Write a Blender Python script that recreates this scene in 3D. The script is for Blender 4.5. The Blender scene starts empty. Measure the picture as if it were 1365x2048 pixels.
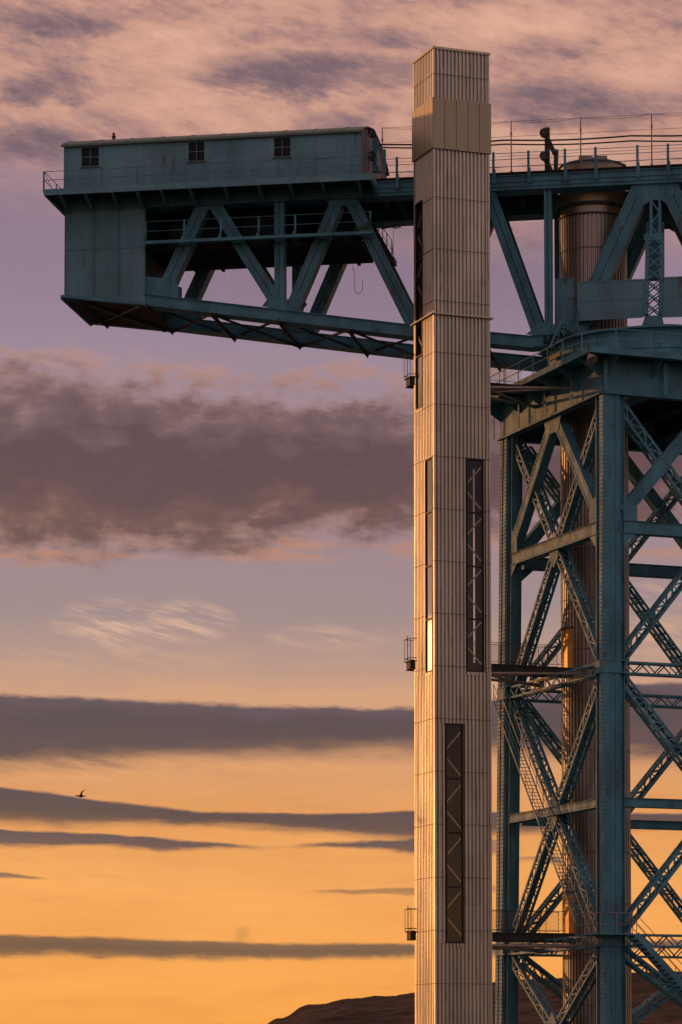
import bpy, math, random
from mathutils import Vector, Matrix
random.seed(7)
S = bpy.context.scene
COL = S.collection
V = Vector
# ------------------------------------------------------------------ camera
FPX = 6500.0; PITCH = math.atan(0.0722); YH = 2160.0; YC = YH - FPX*0.0722
YAW = math.radians(20.7)
F2 = V((math.sin(YAW), math.cos(YAW), 0)); R2 = V((math.cos(YAW), -math.sin(YAW), 0)); UP = V((0, 0, 1))
EYE = -13.47*R2 - 165.0*F2; EYE.z = 2.0
FW = F2*math.cos(PITCH) + UP*math.sin(PITCH); UU = -F2*math.sin(PITCH) + UP*math.cos(PITCH)
cd = bpy.data.cameras.new('camera'); cam = bpy.data.objects.new('camera', cd); COL.objects.link(cam)
cam.matrix_world = Matrix(((R2.x, UU.x, -FW.x, EYE.x), (R2.y, UU.y, -FW.y, EYE.y), (R2.z, UU.z, -FW.z, EYE.z), (0, 0, 0, 1)))
cd.sensor_fit = 'VERTICAL'; cd.sensor_height = 24.0; cd.lens = 24.0*FPX/2048.0
cd.shift_y = (YC - 1024.0)/2048.0; cd.clip_start = 1; cd.clip_end = 30000
S.camera = cam
S.view_settings.view_transform = 'Standard'; S.view_settings.look = 'None'
S.view_settings.exposure = 0.0; S.view_settings.gamma = 1.0

def lin(c):
    return tuple(((v/255.0)/12.92 if v <= 10 else (((v/255.0)+0.055)/1.055)**2.4) for v in c) + (1,)

# ------------------------------------------------------------------ world (evening sky with cloud banks)
SUN_AZ = math.radians(-51); SUN_EL = math.radians(6.2)     # azimuth measured from the view direction
sd = F2*math.cos(SUN_AZ) + R2*math.sin(SUN_AZ)
W_ = bpy.data.worlds.new('World'); S.world = W_; W_.use_nodes = True
nt = W_.node_tree; nt.nodes.clear(); NN = nt.nodes.new; LK = nt.links.new
def M(op, a, b=None, c=None, clamp=False):
    n = NN('ShaderNodeMath'); n.operation = op; n.use_clamp = clamp
    for i, v in enumerate((a, b, c)):
        if v is None: continue
        if isinstance(v, (int, float)): n.inputs[i].default_value = v
        else: LK(v, n.inputs[i])
    return n.outputs[0]
def SM(v, a, b):     # smoothstep a->b
    n = NN('ShaderNodeMapRange'); n.interpolation_type = 'SMOOTHSTEP'
    for i, w in enumerate((v, a, b)):
        if isinstance(w, (int, float)): n.inputs[i].default_value = w
        else: LK(w, n.inputs[i])
    n.inputs[3].default_value = 0; n.inputs[4].default_value = 1
    return n.outputs[0]
def MIX(f, a, b, mode='MIX'):
    n = NN('ShaderNodeMix'); n.data_type = 'RGBA'; n.blend_type = mode
    for i, v in ((0, f), (6, a), (7, b)):
        if isinstance(v, (int, float)): n.inputs[i].default_value = v
        elif isinstance(v, tuple): n.inputs[i].default_value = v
        else: LK(v, n.inputs[i])
    return n.outputs[2]
def RAMP(v, stops):
    n = NN('ShaderNodeValToRGB'); LK(v, n.inputs[0]); e = n.color_ramp.elements
    while len(e) > 1: e.remove(e[0])
    e[0].position = stops[0][0]; e[0].color = stops[0][1]
    for p, c in stops[1:]:
        k = e.new(p); k.color = c
    return n.outputs[0]
tc = NN('ShaderNodeTexCoord')
def DOT(vec):
    n = NN('ShaderNodeVectorMath'); n.operation = 'DOT_PRODUCT'; LK(tc.outputs['Generated'], n.inputs[0]); n.inputs[1].default_value = vec
    return n.outputs['Value']
dx, dy, dz = DOT(R2), DOT(F2), DOT(UP)
AZ = M('ARCTAN2', dx, dy)
hor = M('SQRT', M('ADD', M('MULTIPLY', dx, dx), M('MULTIPLY', dy, dy)))
EL = M('DIVIDE', dz, M('MAXIMUM', hor, 0.02))
X = M('MULTIPLY_ADD', AZ, FPX, 682.5)
Y = M('MULTIPLY_ADD', EL, -FPX, YH)
def NOISE(sx, sy, off, detail=5, rough=0.55, dist=0.0, tilt=0.0):
    c = NN('ShaderNodeCombineXYZ')
    LK(M('MULTIPLY', X, 1.0/sx), c.inputs[0]); LK(M('MULTIPLY', M('MULTIPLY_ADD', X, tilt, Y), 1.0/sy), c.inputs[1]); c.inputs[2].default_value = off
    n = NN('ShaderNodeTexNoise'); n.inputs['Scale'].default_value = 1; n.inputs['Detail'].default_value = detail
    n.inputs['Roughness'].default_value = rough; n.inputs['Distortion'].default_value = dist
    LK(c.outputs[0], n.inputs['Vector'])
    return M('SUBTRACT', n.outputs[0], 0.5)
n_fine = NOISE(46, 11, 77.0, 5, 0.65); n_lo = NOISE(420, 260, 1.3, 3); n_hi = NOISE(150, 38, 4.1, 7, 0.6); n_puff = NOISE(120, 75, 9.7, 6, 0.6)
n_wisp = NOISE(150, 24, 15.2, 9, 0.68, 0.3, -0.22); n_mid = NOISE(190, 60, 63.0, 4, 0.55); n_org = NOISE(700, 130, 91.0, 4, 0.5)
def yr(y): return max(0.0, min(1.0, (2200.0 - y)/4700.0))
YR = M('DIVIDE', M('SUBTRACT', 2200.0, M('MULTIPLY_ADD', n_hi, 60, M('MULTIPLY_ADD', n_lo, 60, Y))), 4700.0, clamp=True)
base = RAMP(YR, [(yr(y), lin(c)) for y, c in (
    (2160, (242, 150, 62)), (2040, (250, 166, 78)), (1900, (250, 168, 86)), (1740, (245, 168, 92)), (1640, (234, 158, 90)),
    (1545, (222, 156, 104)), (1390, (212, 158, 122)), (1320, (186, 148, 132)), (1220, (160, 136, 136)), (1100, (158, 132, 138)),
    (700, (157, 133, 148)), (560, (147, 123, 142)), (330, (141, 116, 136)), (100, (146, 118, 132)), (-500, (112, 108, 136)), (-2500, (84, 94, 128)))])
col = base
# high broken cloud, pink where lit from below
n_a = NOISE(520, 200, 22.0, 8, 0.60, 0.25, 0.05); n_b = NOISE(230, 90, 31.0, 9, 0.66, 0.3, -0.12); n_c = NOISE(85, 34, 41.0, 8, 0.68, 0.2, -0.25)
def blob(xc, yc, hx, hy, w):
    ex = M('DIVIDE', M('SUBTRACT', M('MULTIPLY_ADD', n_a, 160, X), xc), hx); ey = M('DIVIDE', M('SUBTRACT', M('MULTIPLY_ADD', n_b, 90, Y), yc), hy)
    return M('MULTIPLY', M('SUBTRACT', 1.0, M('ADD', M('MULTIPLY', ex, ex), M('MULTIPLY', ey, ey)), clamp=True), w)
m = M('MULTIPLY_ADD', n_a, 0.9, M('MULTIPLY_ADD', n_b, 0.9, M('MULTIPLY_ADD', n_c, 0.9, 0.64)))
for a_ in ((610, 112, 270, 56, -0.50), (760, 40, 120, 30, -0.15), (95, 150, 120, 50, -0.38), (30, 280, 170, 60, -0.30), (1130, 185, 240, 70, -0.36), (1090, 60, 120, 30, -0.15), (660, 215, 90, 40, -0.3), (60, 15, 200, 40, -0.3), (350, 60, 200, 70, 0.22), (480, 195, 240, 60, 0.22), (1000, 30, 200, 60, 0.2), (1300, 110, 180, 60, 0.15), (900, 240, 160, 50, 0.2), (1200, 270, 220, 50, 0.2)):
    m = M('ADD', m, blob(*a_))
m = M('ADD', m, 0.0, clamp=True)
topc = RAMP(m, [(0.0, lin((100, 80, 92))), (0.25, lin((126, 98, 104))), (0.45, lin((164, 124, 118))), (0.68, lin((204, 152, 132))), (1.0, lin((226, 174, 148)))])
tm = M('SUBTRACT', 1.0, SM(M('ADD', M('MULTIPLY_ADD', n_a, 330, M('MULTIPLY', n_b, 160)), M('MULTIPLY_ADD', X, -0.10, Y)), 190, 430))
col = MIX(M('MULTIPLY', tm, 0.95), col, topc)
def line(pts):       # polyline in (x, y): piecewise-linear function of X as a ramp, values scaled to 0..1 on 600..2100
    n = NN('ShaderNodeMapRange'); LK(X, n.inputs[0]); n.inputs[1].default_value = -400; n.inputs[2].default_value = 1600
    r = RAMP(n.outputs[0], [((x+400)/2000.0, ((y-600)/1500.0,)*3 + (1,)) for x, y in pts])
    return M('MULTIPLY_ADD', r, 1500.0, 600.0)
n_str = NOISE(260, 34, 53.0, 8, 0.62, 0.3, -0.06)
def bank(top, bot, st, sb, c_top, c_bot, op=1.0, a=0, b=0, p=0, x0=None, x1=None, tap=80, nz=None):
    global col
    yt, yb = line(top), line(bot)
    Yw = M('MULTIPLY_ADD', n_lo, a, M('MULTIPLY_ADD', n_hi, b, M('MULTIPLY_ADD', n_puff, p, M('MULTIPLY_ADD', n_fine, min(22, 5+st*.25), Y))))
    t = SM(Yw, yt, M('ADD', yt, st)); u = M('SUBTRACT', 1.0, SM(M('MULTIPLY_ADD', n_mid, 34 if sb < 70 else 60, M('MULTIPLY_ADD', n_str, 26, Yw)), M('SUBTRACT', yb, sb), yb))
    m = M('MULTIPLY', t, u)
    if x0 is not None: m = M('MULTIPLY', m, SM(X, x0-tap, x0+tap))
    if x1 is not None: m = M('MULTIPLY', m, M('SUBTRACT', 1.0, SM(X, x1-tap, x1+tap)))
    if op < 1: m = M('MULTIPLY', m, op)
    if nz: m = M('MULTIPLY', m, SM(nz[0], nz[1], nz[2]))
    g = M('DIVIDE', M('SUBTRACT', Yw, yt), M('MAXIMUM', M('SUBTRACT', yb, yt), 5.0)); g = M('MULTIPLY_ADD', n_puff if p > 50 else n_mid, 0.35, M('MULTIPLY_ADD', n_str, 0.2 if p > 50 else 0.45, g), clamp=True)
    if isinstance(c_top, list): cc = RAMP(g, [(q, lin(c)) for q, c in c_top])
    else: cc = MIX(g, lin(c_top), lin(c_bot))
    col = MIX(m, col, cc)
bank([(-400, 660), (850, 700), (1600, 700)], [(-400, 800), (850, 830), (1600, 830)], 50, 40, (186, 142, 132), (150, 116, 116), 0.9, 40, 30, 120, nz=(n_puff, -0.04, 0.10))
bank([(-400, 1020), (1600, 1040)], [(-400, 1150), (850, 1130), (1600, 1130)], 60, 30, (172, 126, 112), (190, 134, 112), 0.85, 20, 30, 0, nz=(n_str, -0.05, 0.10))
bank([(-400, 670), (100, 685), (400, 725), (850, 760), (1600, 780)], [(-400, 1135), (100, 1140), (450, 1135), (850, 1095), (1600, 1095)], 80, 95,
     [(0, (176, 134, 128)), (0.10, (150, 115, 114)), (0.24, (116, 86, 88)), (0.42, (96, 67, 73)), (0.62, (99, 68, 71)), (0.78, (113, 80, 76)), (0.90, (146, 104, 94)), (1, (192, 132, 110))],
     None, 1.0, 60, 60, 190)
bank([(-400, 1370), (0, 1378), (400, 1398), (850, 1408), (1250, 1362), (1600, 1350)], [(-400, 1572), (0, 1568), (430, 1546), (850, 1530), (1600, 1570)], 14, 66,
     [(0, (100, 78, 88)), (0.3, (86, 65, 72)), (0.7, (97, 71, 72)), (1, (150, 106, 86))], None, 1.0, 16, 34, 14)
bank([(-400, 1545), (0, 1573), (200, 1598), (400, 1620), (620, 1624), (850, 1618), (1600, 1630)], [(-400, 1662), (0, 1660), (400, 1662), (620, 1676), (850, 1692), (1200, 1668), (1600, 1670)], 7, 26,
     [(0, (90, 69, 77)), (0.5, (100, 73, 70)), (1, (144, 100, 76))], None, 1.0, 0, 12, 0)
bank([(-400, 1640), (0, 1655), (300, 1672), (520, 1690), (850, 1672), (1600, 1690)], [(-400, 1700), (0, 1700), (300, 1708), (500, 1704), (560, 1696), (850, 1716), (1600, 1705)], 7, 16, (98, 76, 80), (120, 88, 80), 1.0, 0, 22, 0, None, 1000, 60)
bank([(-400, 1740), (0, 1744), (120, 1760), (1600, 1760)], [(-400, 1765), (120, 1764), (1600, 1764)], 5, 7, (110, 84, 76), (130, 94, 76), 0.85, 0, 8, 0, None, 90, 40)
bank([(-400, 1778), (620, 1778), (850, 1772), (1600, 1770)], [(-400, 1790), (850, 1794), (1600, 1790)], 6, 8, (140, 100, 78), (160, 112, 80), 0.75, 0, 14, 0, 640, 1000, 50)
bank([(-400, 1712), (1600, 1712)], [(-400, 1730), (1600, 1732)], 6, 9, (110, 84, 84), (130, 94, 84), 0.8, 0, 10, 0, 1040, 1150, 50)
bank([(-400, 1860), (0, 1868), (420, 1880), (850, 1886), (1600, 1872)], [(-400, 1920), (0, 1922), (600, 1928), (850, 1920), (1600, 1900)], 9, 16,
     [(0, (136, 98, 76)), (0.5, (118, 88, 72)), (1, (150, 108, 76))], None, 1.0, 0, 16, 0)
bank([(-400, 1845), (1600, 1850)], [(-400, 1900), (1600, 1905)], 20, 20, (150, 108, 78), (130, 96, 76), 0.7, 0, 10, 60, 480, 490, 22)
# thin sunlit wisps
def wisp(xc, yc, hx, hy, op, c):
    global col
    ex = M('DIVIDE', M('SUBTRACT', X, xc), hx); ey = M('DIVIDE', M('SUBTRACT', Y, yc), hy)
    d = M('SUBTRACT', 1.0, M('ADD', M('MULTIPLY', ex, ex), M('MULTIPLY', ey, ey)), clamp=True)
    k = M('MULTIPLY', d, SM(n_wisp, -0.10, 0.14))
    col = MIX(M('MULTIPLY', k, op), col, lin(c))
wisp(220, 1250, 130, 66, 1.0, (222, 176, 150)); wisp(370, 1240, 110, 50, 1.0, (224, 178, 150)); wisp(660, 1272, 150, 30, 0.7, (214, 168, 146)); wisp(1330, 1190, 120, 34, 0.8, (214, 166, 140)); wisp(1330, 1270, 110, 50, 0.7, (220, 170, 136))
wisp(180, 1320, 420, 30, 0.6, (206, 160, 136)); wisp(300, 1540, 620, 30, 0.6, (232, 166, 110)); wisp(660, 1560, 220, 40, 0.6, (226, 156, 104)); wisp(430, 715, 60, 26, 0.8, (180, 134, 132)); wisp(120, 720, 260, 40, 0.5, (184, 140, 132))
col = MIX(M('MULTIPLY', SM(n_org, -0.12, 0.14), M('MULTIPLY', SM(Y, 1420, 1600), 0.55)), col, MIX(1.0, col, (0.88, 0.84, 0.80, 1), 'MULTIPLY'))
mot = SM(n_str, -0.02, 0.16); lowm = M('MULTIPLY', SM(Y, 1400, 1560), M('MULTIPLY', mot, 0.35))
col = MIX(lowm, col, MIX(1.0, col, (0.86, 0.80, 0.84, 1), 'MULTIPLY'))
col = MIX(M('MULTIPLY', SM(n_str, -0.10, -0.2), M('MULTIPLY', SM(Y, 1480, 1560), 0.35)), col, MIX(1.0, col, (1.10, 1.08, 1.05, 1), 'MULTIPLY'))
# brighter toward the sunset, duller behind the camera
dsun = DOT(sd.normalized())
behind = SM(dsun, 0.25, -0.9)
bcol = MIX(SM(EL, 0.0, 0.20), lin((232, 176, 116)), lin((158, 142, 152)))
col = MIX(M('MULTIPLY', behind, 0.72), col, bcol)
belt = M('MULTIPLY', M('SUBTRACT', 1.0, SM(EL, 0.05, 0.16)), SM(M('MULTIPLY', DOT(tuple((F2*math.cos(math.radians(-45)) + R2*math.sin(math.radians(-45))).normalized())), 1.0), 0.86, 0.97))
col = MIX(1.0, col, MIX(belt, (0, 0, 0, 1), (1.15, 0.40, 0.0, 1)), 'ADD')
gd = (F2*math.cos(math.radians(-43)) + R2*math.sin(math.radians(-43)) + UP*0.1305).normalized()
glow = SM(DOT(tuple(gd)), 0.93, 1.0)
gcol = MIX(M('MULTIPLY', glow, 1.0), (0, 0, 0, 1), (0.30, 0.14, 0.035, 1))
col = MIX(1.0, col, gcol, 'ADD')
core = SM(DOT(tuple(gd)), math.cos(math.radians(0.78)), math.cos(math.radians(0.42)))
col = MIX(1.0, col, MIX(core, (0, 0, 0, 1), (6.0, 3.2, 1.1, 1)), 'ADD')
col = MIX(SM(EL, -0.005, -0.03), col, (0.03, 0.024, 0.02, 1))
bg = NN('ShaderNodeBackground'); LK(col, bg.inputs[0]); bg.inputs[1].default_value = 0.97
sky = NN('ShaderNodeTexSky'); sky.sky_type = 'NISHITA'; sky.sun_disc = False; sky.sun_elevation = SUN_EL
sky.sun_rotation = math.atan2(sd.x, sd.y)
bg2 = NN('ShaderNodeBackground'); LK(sky.outputs[0], bg2.inputs[0]); bg2.inputs[1].default_value = 0.008
ad = NN('ShaderNodeAddShader'); LK(bg.outputs[0], ad.inputs[0]); LK(bg2.outputs[0], ad.inputs[1])
wo = NN('ShaderNodeOutputWorld'); LK(ad.outputs[0], wo.inputs[0])
# ------------------------------------------------------------------ sun
sl = bpy.data.lights.new('sun', 'SUN'); sl.energy = 0.85; sl.angle = math.radians(0.8); sl.color = (1.0, 0.42, 0.13)
so = bpy.data.objects.new('sun', sl); COL.objects.link(so); so.location = (-40, 60, 90)
sdir = (sd*math.cos(SUN_EL) + UP*math.sin(SUN_EL))
so.rotation_euler = sdir.to_track_quat('Z', 'Y').to_euler()

# ------------------------------------------------------------------ materials
def mat(name, base, rough=0.55, metal=0.0, var=0.0, vscale=1.0, col2=None, c2amt=0.0, c2scale=3.0, bump=0.0, bscale=20.0, stretch=(1, 1, 1), spec=0.3, rvar=0.0, panel=None, pamt=0.0):
    m = bpy.data.materials.new(name); m.use_nodes = True; t = m.node_tree; b = t.nodes['Principled BSDF']
    b.inputs['Roughness'].default_value = rough; b.inputs['Metallic'].default_value = metal
    b.inputs['Specular IOR Level'].default_value = spec
    tcn = t.nodes.new('ShaderNodeTexCoord'); mp = t.nodes.new('ShaderNodeMapping'); mp.inputs['Scale'].default_value = stretch
    t.links.new(tcn.outputs['Object'], mp.inputs[0])
    def noise(sc, det=5, r=0.6):
        n = t.nodes.new('ShaderNodeTexNoise'); n.inputs['Scale'].default_value = sc; n.inputs['Detail'].default_value = det; n.inputs['Roughness'].default_value = r
        t.links.new(mp.outputs[0], n.inputs['Vector']); return n.outputs[0]
    def mr(v, a, b_, c, d):
        n = t.nodes.new('ShaderNodeMapRange'); t.links.new(v, n.inputs[0])
        for i, w in enumerate((a, b_, c, d)): n.inputs[i+1].default_value = w
        return n.outputs[0]
    def mx(f, a, bb, mode='MIX'):
        n = t.nodes.new('ShaderNodeMix'); n.data_type = 'RGBA'; n.blend_type = mode
        for i, v in ((0, f), (6, a), (7, bb)):
            if isinstance(v, (int, float)): n.inputs[i].default_value = v
            elif isinstance(v, tuple): n.inputs[i].default_value = v
            else: t.links.new(v, n.inputs[i])
        return n.outputs[2]
    c = tuple(base) + (1,)
    if var:
        lo = tuple(v*(1-var) for v in base) + (1,); hi = tuple(min(1, v*(1+var)) for v in base) + (1,)
        c = mx(mr(noise(vscale), 0.3, 0.7, 0, 1), lo, hi)
    if col2:
        c = mx(mr(noise(c2scale, 8, 0.7), 1-c2amt-0.06, 1-c2amt+0.04, 0, 0.9), c, tuple(col2) + (1,))
    if panel:
        sn = t.nodes.new('ShaderNodeVectorMath'); sn.operation = 'SNAP'; t.links.new(tcn.outputs['Object'], sn.inputs[0]); sn.inputs[1].default_value = panel
        wn = t.nodes.new('ShaderNodeTexWhiteNoise'); t.links.new(sn.outputs[0], wn.inputs['Vector'])
        g_ = t.nodes.new('ShaderNodeCombineColor'); k_ = mr(wn.outputs[0], 0, 1, 1-pamt, 1+pamt*.4)
        for i in range(3): t.links.new(k_, g_.inputs[i])
        c = mx(1.0, c, g_.outputs[0], 'MULTIPLY')
    if isinstance(c, tuple): b.inputs['Base Color'].default_value = c
    else: t.links.new(c, b.inputs['Base Color'])
    if rvar: t.links.new(mr(noise(vscale*2.3), 0.3, 0.7, rough-rvar, rough+rvar), b.inputs['Roughness'])
    if bump:
        bn = t.nodes.new('ShaderNodeBump'); bn.inputs['Strength'].default_value = bump; bn.inputs['Distance'].default_value = 0.02
        t.links.new(noise(bscale), bn.inputs['Height']); t.links.new(bn.outputs[0], b.inputs['Normal'])
    return m
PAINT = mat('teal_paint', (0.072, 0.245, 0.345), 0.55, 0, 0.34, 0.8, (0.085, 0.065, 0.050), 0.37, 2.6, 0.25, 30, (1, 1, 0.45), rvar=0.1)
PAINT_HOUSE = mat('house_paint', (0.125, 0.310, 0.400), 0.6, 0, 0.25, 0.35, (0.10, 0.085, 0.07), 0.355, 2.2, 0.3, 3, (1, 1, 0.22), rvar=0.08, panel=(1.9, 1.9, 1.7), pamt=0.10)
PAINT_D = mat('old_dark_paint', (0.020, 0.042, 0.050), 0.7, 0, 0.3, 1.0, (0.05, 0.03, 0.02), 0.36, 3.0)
TIMBER = mat('dark_timber', (0.018, 0.016, 0.015), 0.9, 0, 0.4, 2.0, stretch=(1, 1, 6))
SOFFIT = mat('rusty_soffit', (0.085, 0.070, 0.064), 0.85, 0, 0.3, 1.5, (0.16, 0.09, 0.05), 0.36, 3.0)
SIDING = mat('metal_siding', (0.54, 0.52, 0.465), 0.44, 0.82, 0.14, 0.7, (0.30, 0.25, 0.21), 0.37, 4.5, 0.05, 8, (1, 1, 0.10), rvar=0.08, panel=(1.06, 0.92, 2.735), pamt=0.10)
TUBE_M = mat('tube_siding', (0.36, 0.335, 0.30), 0.44, 0.85, 0.15, 0.6, (0.22, 0.16, 0.12), 0.34, 3.5, 0.05, 8, (1, 1, 0.18))
PANEL = mat('flat_panel', (0.34, 0.31, 0.23), 0.42, 0.75, 0.12, 0.5, stretch=(1, 1, 0.2))
TRIM = mat('cap_trim', (0.62, 0.60, 0.50), 0.5, 0.3)
SEAM = mat('seam_dark', (0.15, 0.13, 0.115), 0.6, 0.3)
BLACK = mat('frame_and_shade_black', (0.022, 0.019, 0.018), 0.5)  # window frames, and the sheets that darken the lift shaft interior
INNER = mat('white_brace', (0.85, 0.82, 0.76), 0.6)
STEEL = mat('galvanised', (0.30, 0.27, 0.24), 0.5, 0.5, 0.2, 2)
DARKST = mat('dark_steel', (0.050, 0.052, 0.054), 0.6, 0.1, 0.3, 2)
ROOF = mat('roof_sheet', (0.13, 0.20, 0.20), 0.7, 0.0, 0.2, 0.6, (0.12, 0.14, 0.12), 0.36, 2.0)
CREAM = mat('cream_end_wall', (0.16, 0.19, 0.23), 0.7, 0, 0.2, 1)
PANE = mat('brown_pane', (0.016, 0.016, 0.019), 0.5, spec=0.15)
REDL = mat('red_lens', (0.55, 0.03, 0.02), 0.3)
CABLE = mat('cable', (0.02, 0.017, 0.015), 0.6)
NETM = mat('wire_net', (0.10, 0.085, 0.08), 0.6, 0.3)
DOORM = mat('gold_lit_door', (0.34, 0.19, 0.04), 0.35, 0.3, 0.2, 1.5)  # gold of the reflected evening light put into the door colour
YELLOW = mat('yellow_cable_tray', (0.22, 0.16, 0.05), 0.6)
BIRDM = mat('dark_feather', (0.035, 0.03, 0.03), 0.8)
NETG = mat('green_net', (0.03, 0.09, 0.06), 0.9)
def glass(name, tint, refl):
    m = bpy.data.materials.new(name); m.use_nodes = True; t = m.node_tree; t.nodes.clear()
    tr = t.nodes.new('ShaderNodeBsdfTransparent'); tr.inputs[0].default_value = tint + (1,)
    gl = t.nodes.new('ShaderNodeBsdfGlossy'); gl.inputs['Roughness'].default_value = 0.03; gl.inputs[0].default_value = (0.9, 0.9, 0.9, 1)
    fr = t.nodes.new('ShaderNodeFresnel'); fr.inputs[0].default_value = 1.6
    ma = t.nodes.new('ShaderNodeMath'); ma.operation = 'MULTIPLY_ADD'; ma.use_clamp = True; t.links.new(fr.outputs[0], ma.inputs[0]); ma.inputs[1].default_value = 1.0; ma.inputs[2].default_value = refl
    n = t.nodes.new('ShaderNodeTexNoise'); n.inputs['Scale'].default_value = 0.9; bp = t.nodes.new('ShaderNodeBump'); bp.inputs['Strength'].default_value = 0.05; bp.inputs['Distance'].default_value = 0.02
    tcn = t.nodes.new('ShaderNodeTexCoord'); t.links.new(tcn.outputs['Object'], n.inputs['Vector']); t.links.new(n.outputs[0], bp.inputs['Height']); t.links.new(bp.outputs[0], gl.inputs['Normal'])
    mi = t.nodes.new('ShaderNodeMixShader'); t.links.new(ma.outputs[0], mi.inputs[0]); t.links.new(tr.outputs[0], mi.inputs[1]); t.links.new(gl.outputs[0], mi.inputs[2])
    o = t.nodes.new('ShaderNodeOutputMaterial'); t.links.new(mi.outputs[0], o.inputs[0]); return m
GLASS = glass('tinted_glass', (0.93, 0.90, 0.86), -0.03)
GLASSL = glass('reflective_glass', (0.34, 0.31, 0.28), 0.30)

# ------------------------------------------------------------------ mesh builder
class MB:
    def __init__(s): s.v = []; s.f = []
    def quadprism(s, a, b):      # two lists of n points (ends), closed prism
        k = len(s.v); n = len(a); s.v += [V(p) for p in a] + [V(p) for p in b]
        s.f += [tuple(k+i for i in range(n))[::-1], tuple(k+n+i for i in range(n))]
        s.f += [(k+i, k+(i+1) % n, k+n+(i+1) % n, k+n+i) for i in range(n)]
        return s
    def beam(s, A, B, w, h, n=None, t0=0):   # w across n x dir, h along n
        A, B = V(A), V(B); d = (B-A).normalized(); n = V(n) if n is not None else (V((0, 0, 1)) if abs(d.z) < 0.9 else V((0, 1, 0)))
        n = (n - d*n.dot(d)).normalized(); q = d.cross(n)
        c = [q*(w/2)+n*(h/2), -q*(w/2)+n*(h/2), -q*(w/2)-n*(h/2), q*(w/2)-n*(h/2)]
        return s.quadprism([A+x for x in c], [B+x for x in c])
    def tube(s, A, B, r, n=8, r2=None):
        A, B = V(A), V(B); d = (B-A).normalized(); u = d.orthogonal().normalized(); w = d.cross(u); r2 = r if r2 is None else r2
        e = [(math.cos(i*math.tau/n)*u + math.sin(i*math.tau/n)*w) for i in range(n)]
        return s.quadprism([A+x*r for x in e], [B+x*r2 for x in e])
    def path(s, pts, r, n=6):
        for a, b in zip(pts, pts[1:]):
            if (V(b)-V(a)).length > 1e-5: s.tube(a, b, r, n)
        return s
    def box(s, o, a, b, c):
        o, a, b, c = V(o), V(a), V(b), V(c)
        return s.quadprism([o, o+a, o+a+b, o+b], [o+c, o+a+c, o+a+b+c, o+b+c])
    def poly(s, pts, ext):
        ext = V(ext); return s.quadprism(pts, [V(p)+ext for p in pts])
    def rivets(s, A, B, n, sp=0.13, r=0.02):
        A, B, n = V(A), V(B), V(n).normalized(); r = r*1.25; L = (B-A).length; k = int(L/(sp*1.25))
        if k < 1: return s
        d = (B-A)/L; q = n.cross(d)
        for i in range(k+1):
            p = A + d*(L*i/k) ; r_ = r; b = len(s.v)
            s.v += [p+d*r, p+q*r, p-d*r, p-q*r, p+d*r*.5+n*r*.8, p+q*r*.5+n*r*.8, p-d*r*.5+n*r*.8, p-q*r*.5+n*r*.8]
            s.f += [(b, b+1, b+5, b+4), (b+1, b+2, b+6, b+5), (b+2, b+3, b+7, b+6), (b+3, b, b+4, b+7), (b+4, b+5, b+6, b+7)]
        return s
    def lattice(s, A, B, w, dep, n, bar=0.10, pitch=None, style='Z', thin=0.07, faces=2):
        # laced strut: n = face normal; w in plane, dep along n
        A, B = V(A), V(B); d = (B-A); L = d.length; d /= L; n = V(n); n = (n - d*n.dot(d)).normalized(); q = d.cross(n)
        for a in (-1, 1):
            for b in (-1, 1):
                o = q*(a*(w-bar)/2) + n*(b*(dep-bar*.6)/2)
                s.beam(A+o, B+o, bar, bar*.6, n)
                o2 = q*(a*(w-0.03)/2) + n*(b*(dep/2-bar*.75)); s.beam(A+o2, B+o2, 0.03, bar*.9, n)
        pitch = pitch or w*1.1; k = max(2, int(round(L/pitch)))
        sides = [(n*(dep/2-thin*.2), q, w)] + ([(-n*(dep/2-thin*.2), q, w)] if faces > 1 else [])
        if faces > 2: sides += [(q*(w/2-.012), n, dep), (-q*(w/2-.012), n, dep)]
        for off, e, ww in sides:
            for i in range(k):
                p0 = A + d*(L*i/k) + off; p1 = A + d*(L*(i+1)/k) + off; e0 = e*(ww/2-bar*.5); nn = off.normalized()
                sg = 1 if i % 2 else -1
                if style in ('Z', 'N'): s.beam(p0+e0*sg, p1-e0*sg, thin, 0.02, nn)
                if style == 'X': s.beam(p0+e0, p1-e0, thin, 0.02, nn); s.beam(p0-e0+nn*.004, p1+e0+nn*.004, thin, 0.02, nn)
                if style == 'N': s.beam(p0+e0-nn*.004, p0-e0-nn*.004, thin, 0.02, nn)
        return s
    def corr(s, o, u, n, L, z0, z1, pitch=0.212, dep=0.095):
        # corrugated sheet on plane through o, along u, outward normal n, rib tops at the plane
        o, u, n = V(o), V(u).normalized(), V(n).normalized(); k = max(1, int(round(L/pitch))); p = L/k; prof = []
        for i in range(k):
            a = i*p; prof += [(a, -dep), (a+p*.28, -dep), (a+p*.46, 0), (a+p*.82, 0), (a+p*.999, -dep)]
        b = len(s.v)
        for a, e in prof:
            for z in (z0, z1): s.v.append(o + u*a + n*e + UP*(z))
        for i in range(len(prof)-1): s.f.append((b+2*i, b+2*i+2, b+2*i+3, b+2*i+1))
        return s
    def cut(s):
        if not hasattr(s, 'c'): s.c = [(0, 0)]
        s.c.append((len(s.v), len(s.f))); return s
    def split(s, name, m, parent=None, **kw):
        out = []; c = getattr(s, 'c', [(0, 0)])
        if c[-1] != (len(s.v), len(s.f)): c.append((len(s.v), len(s.f)))
        for (v0, f0), (v1, f1) in zip(c, c[1:]):
            if f1 == f0: continue
            q = MB(); q.v = s.v[v0:v1]; q.f = [tuple(i-v0 for i in f) for f in s.f[f0:f1]]; out.append(q.build(name, m, parent, **kw))
        return out
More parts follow.
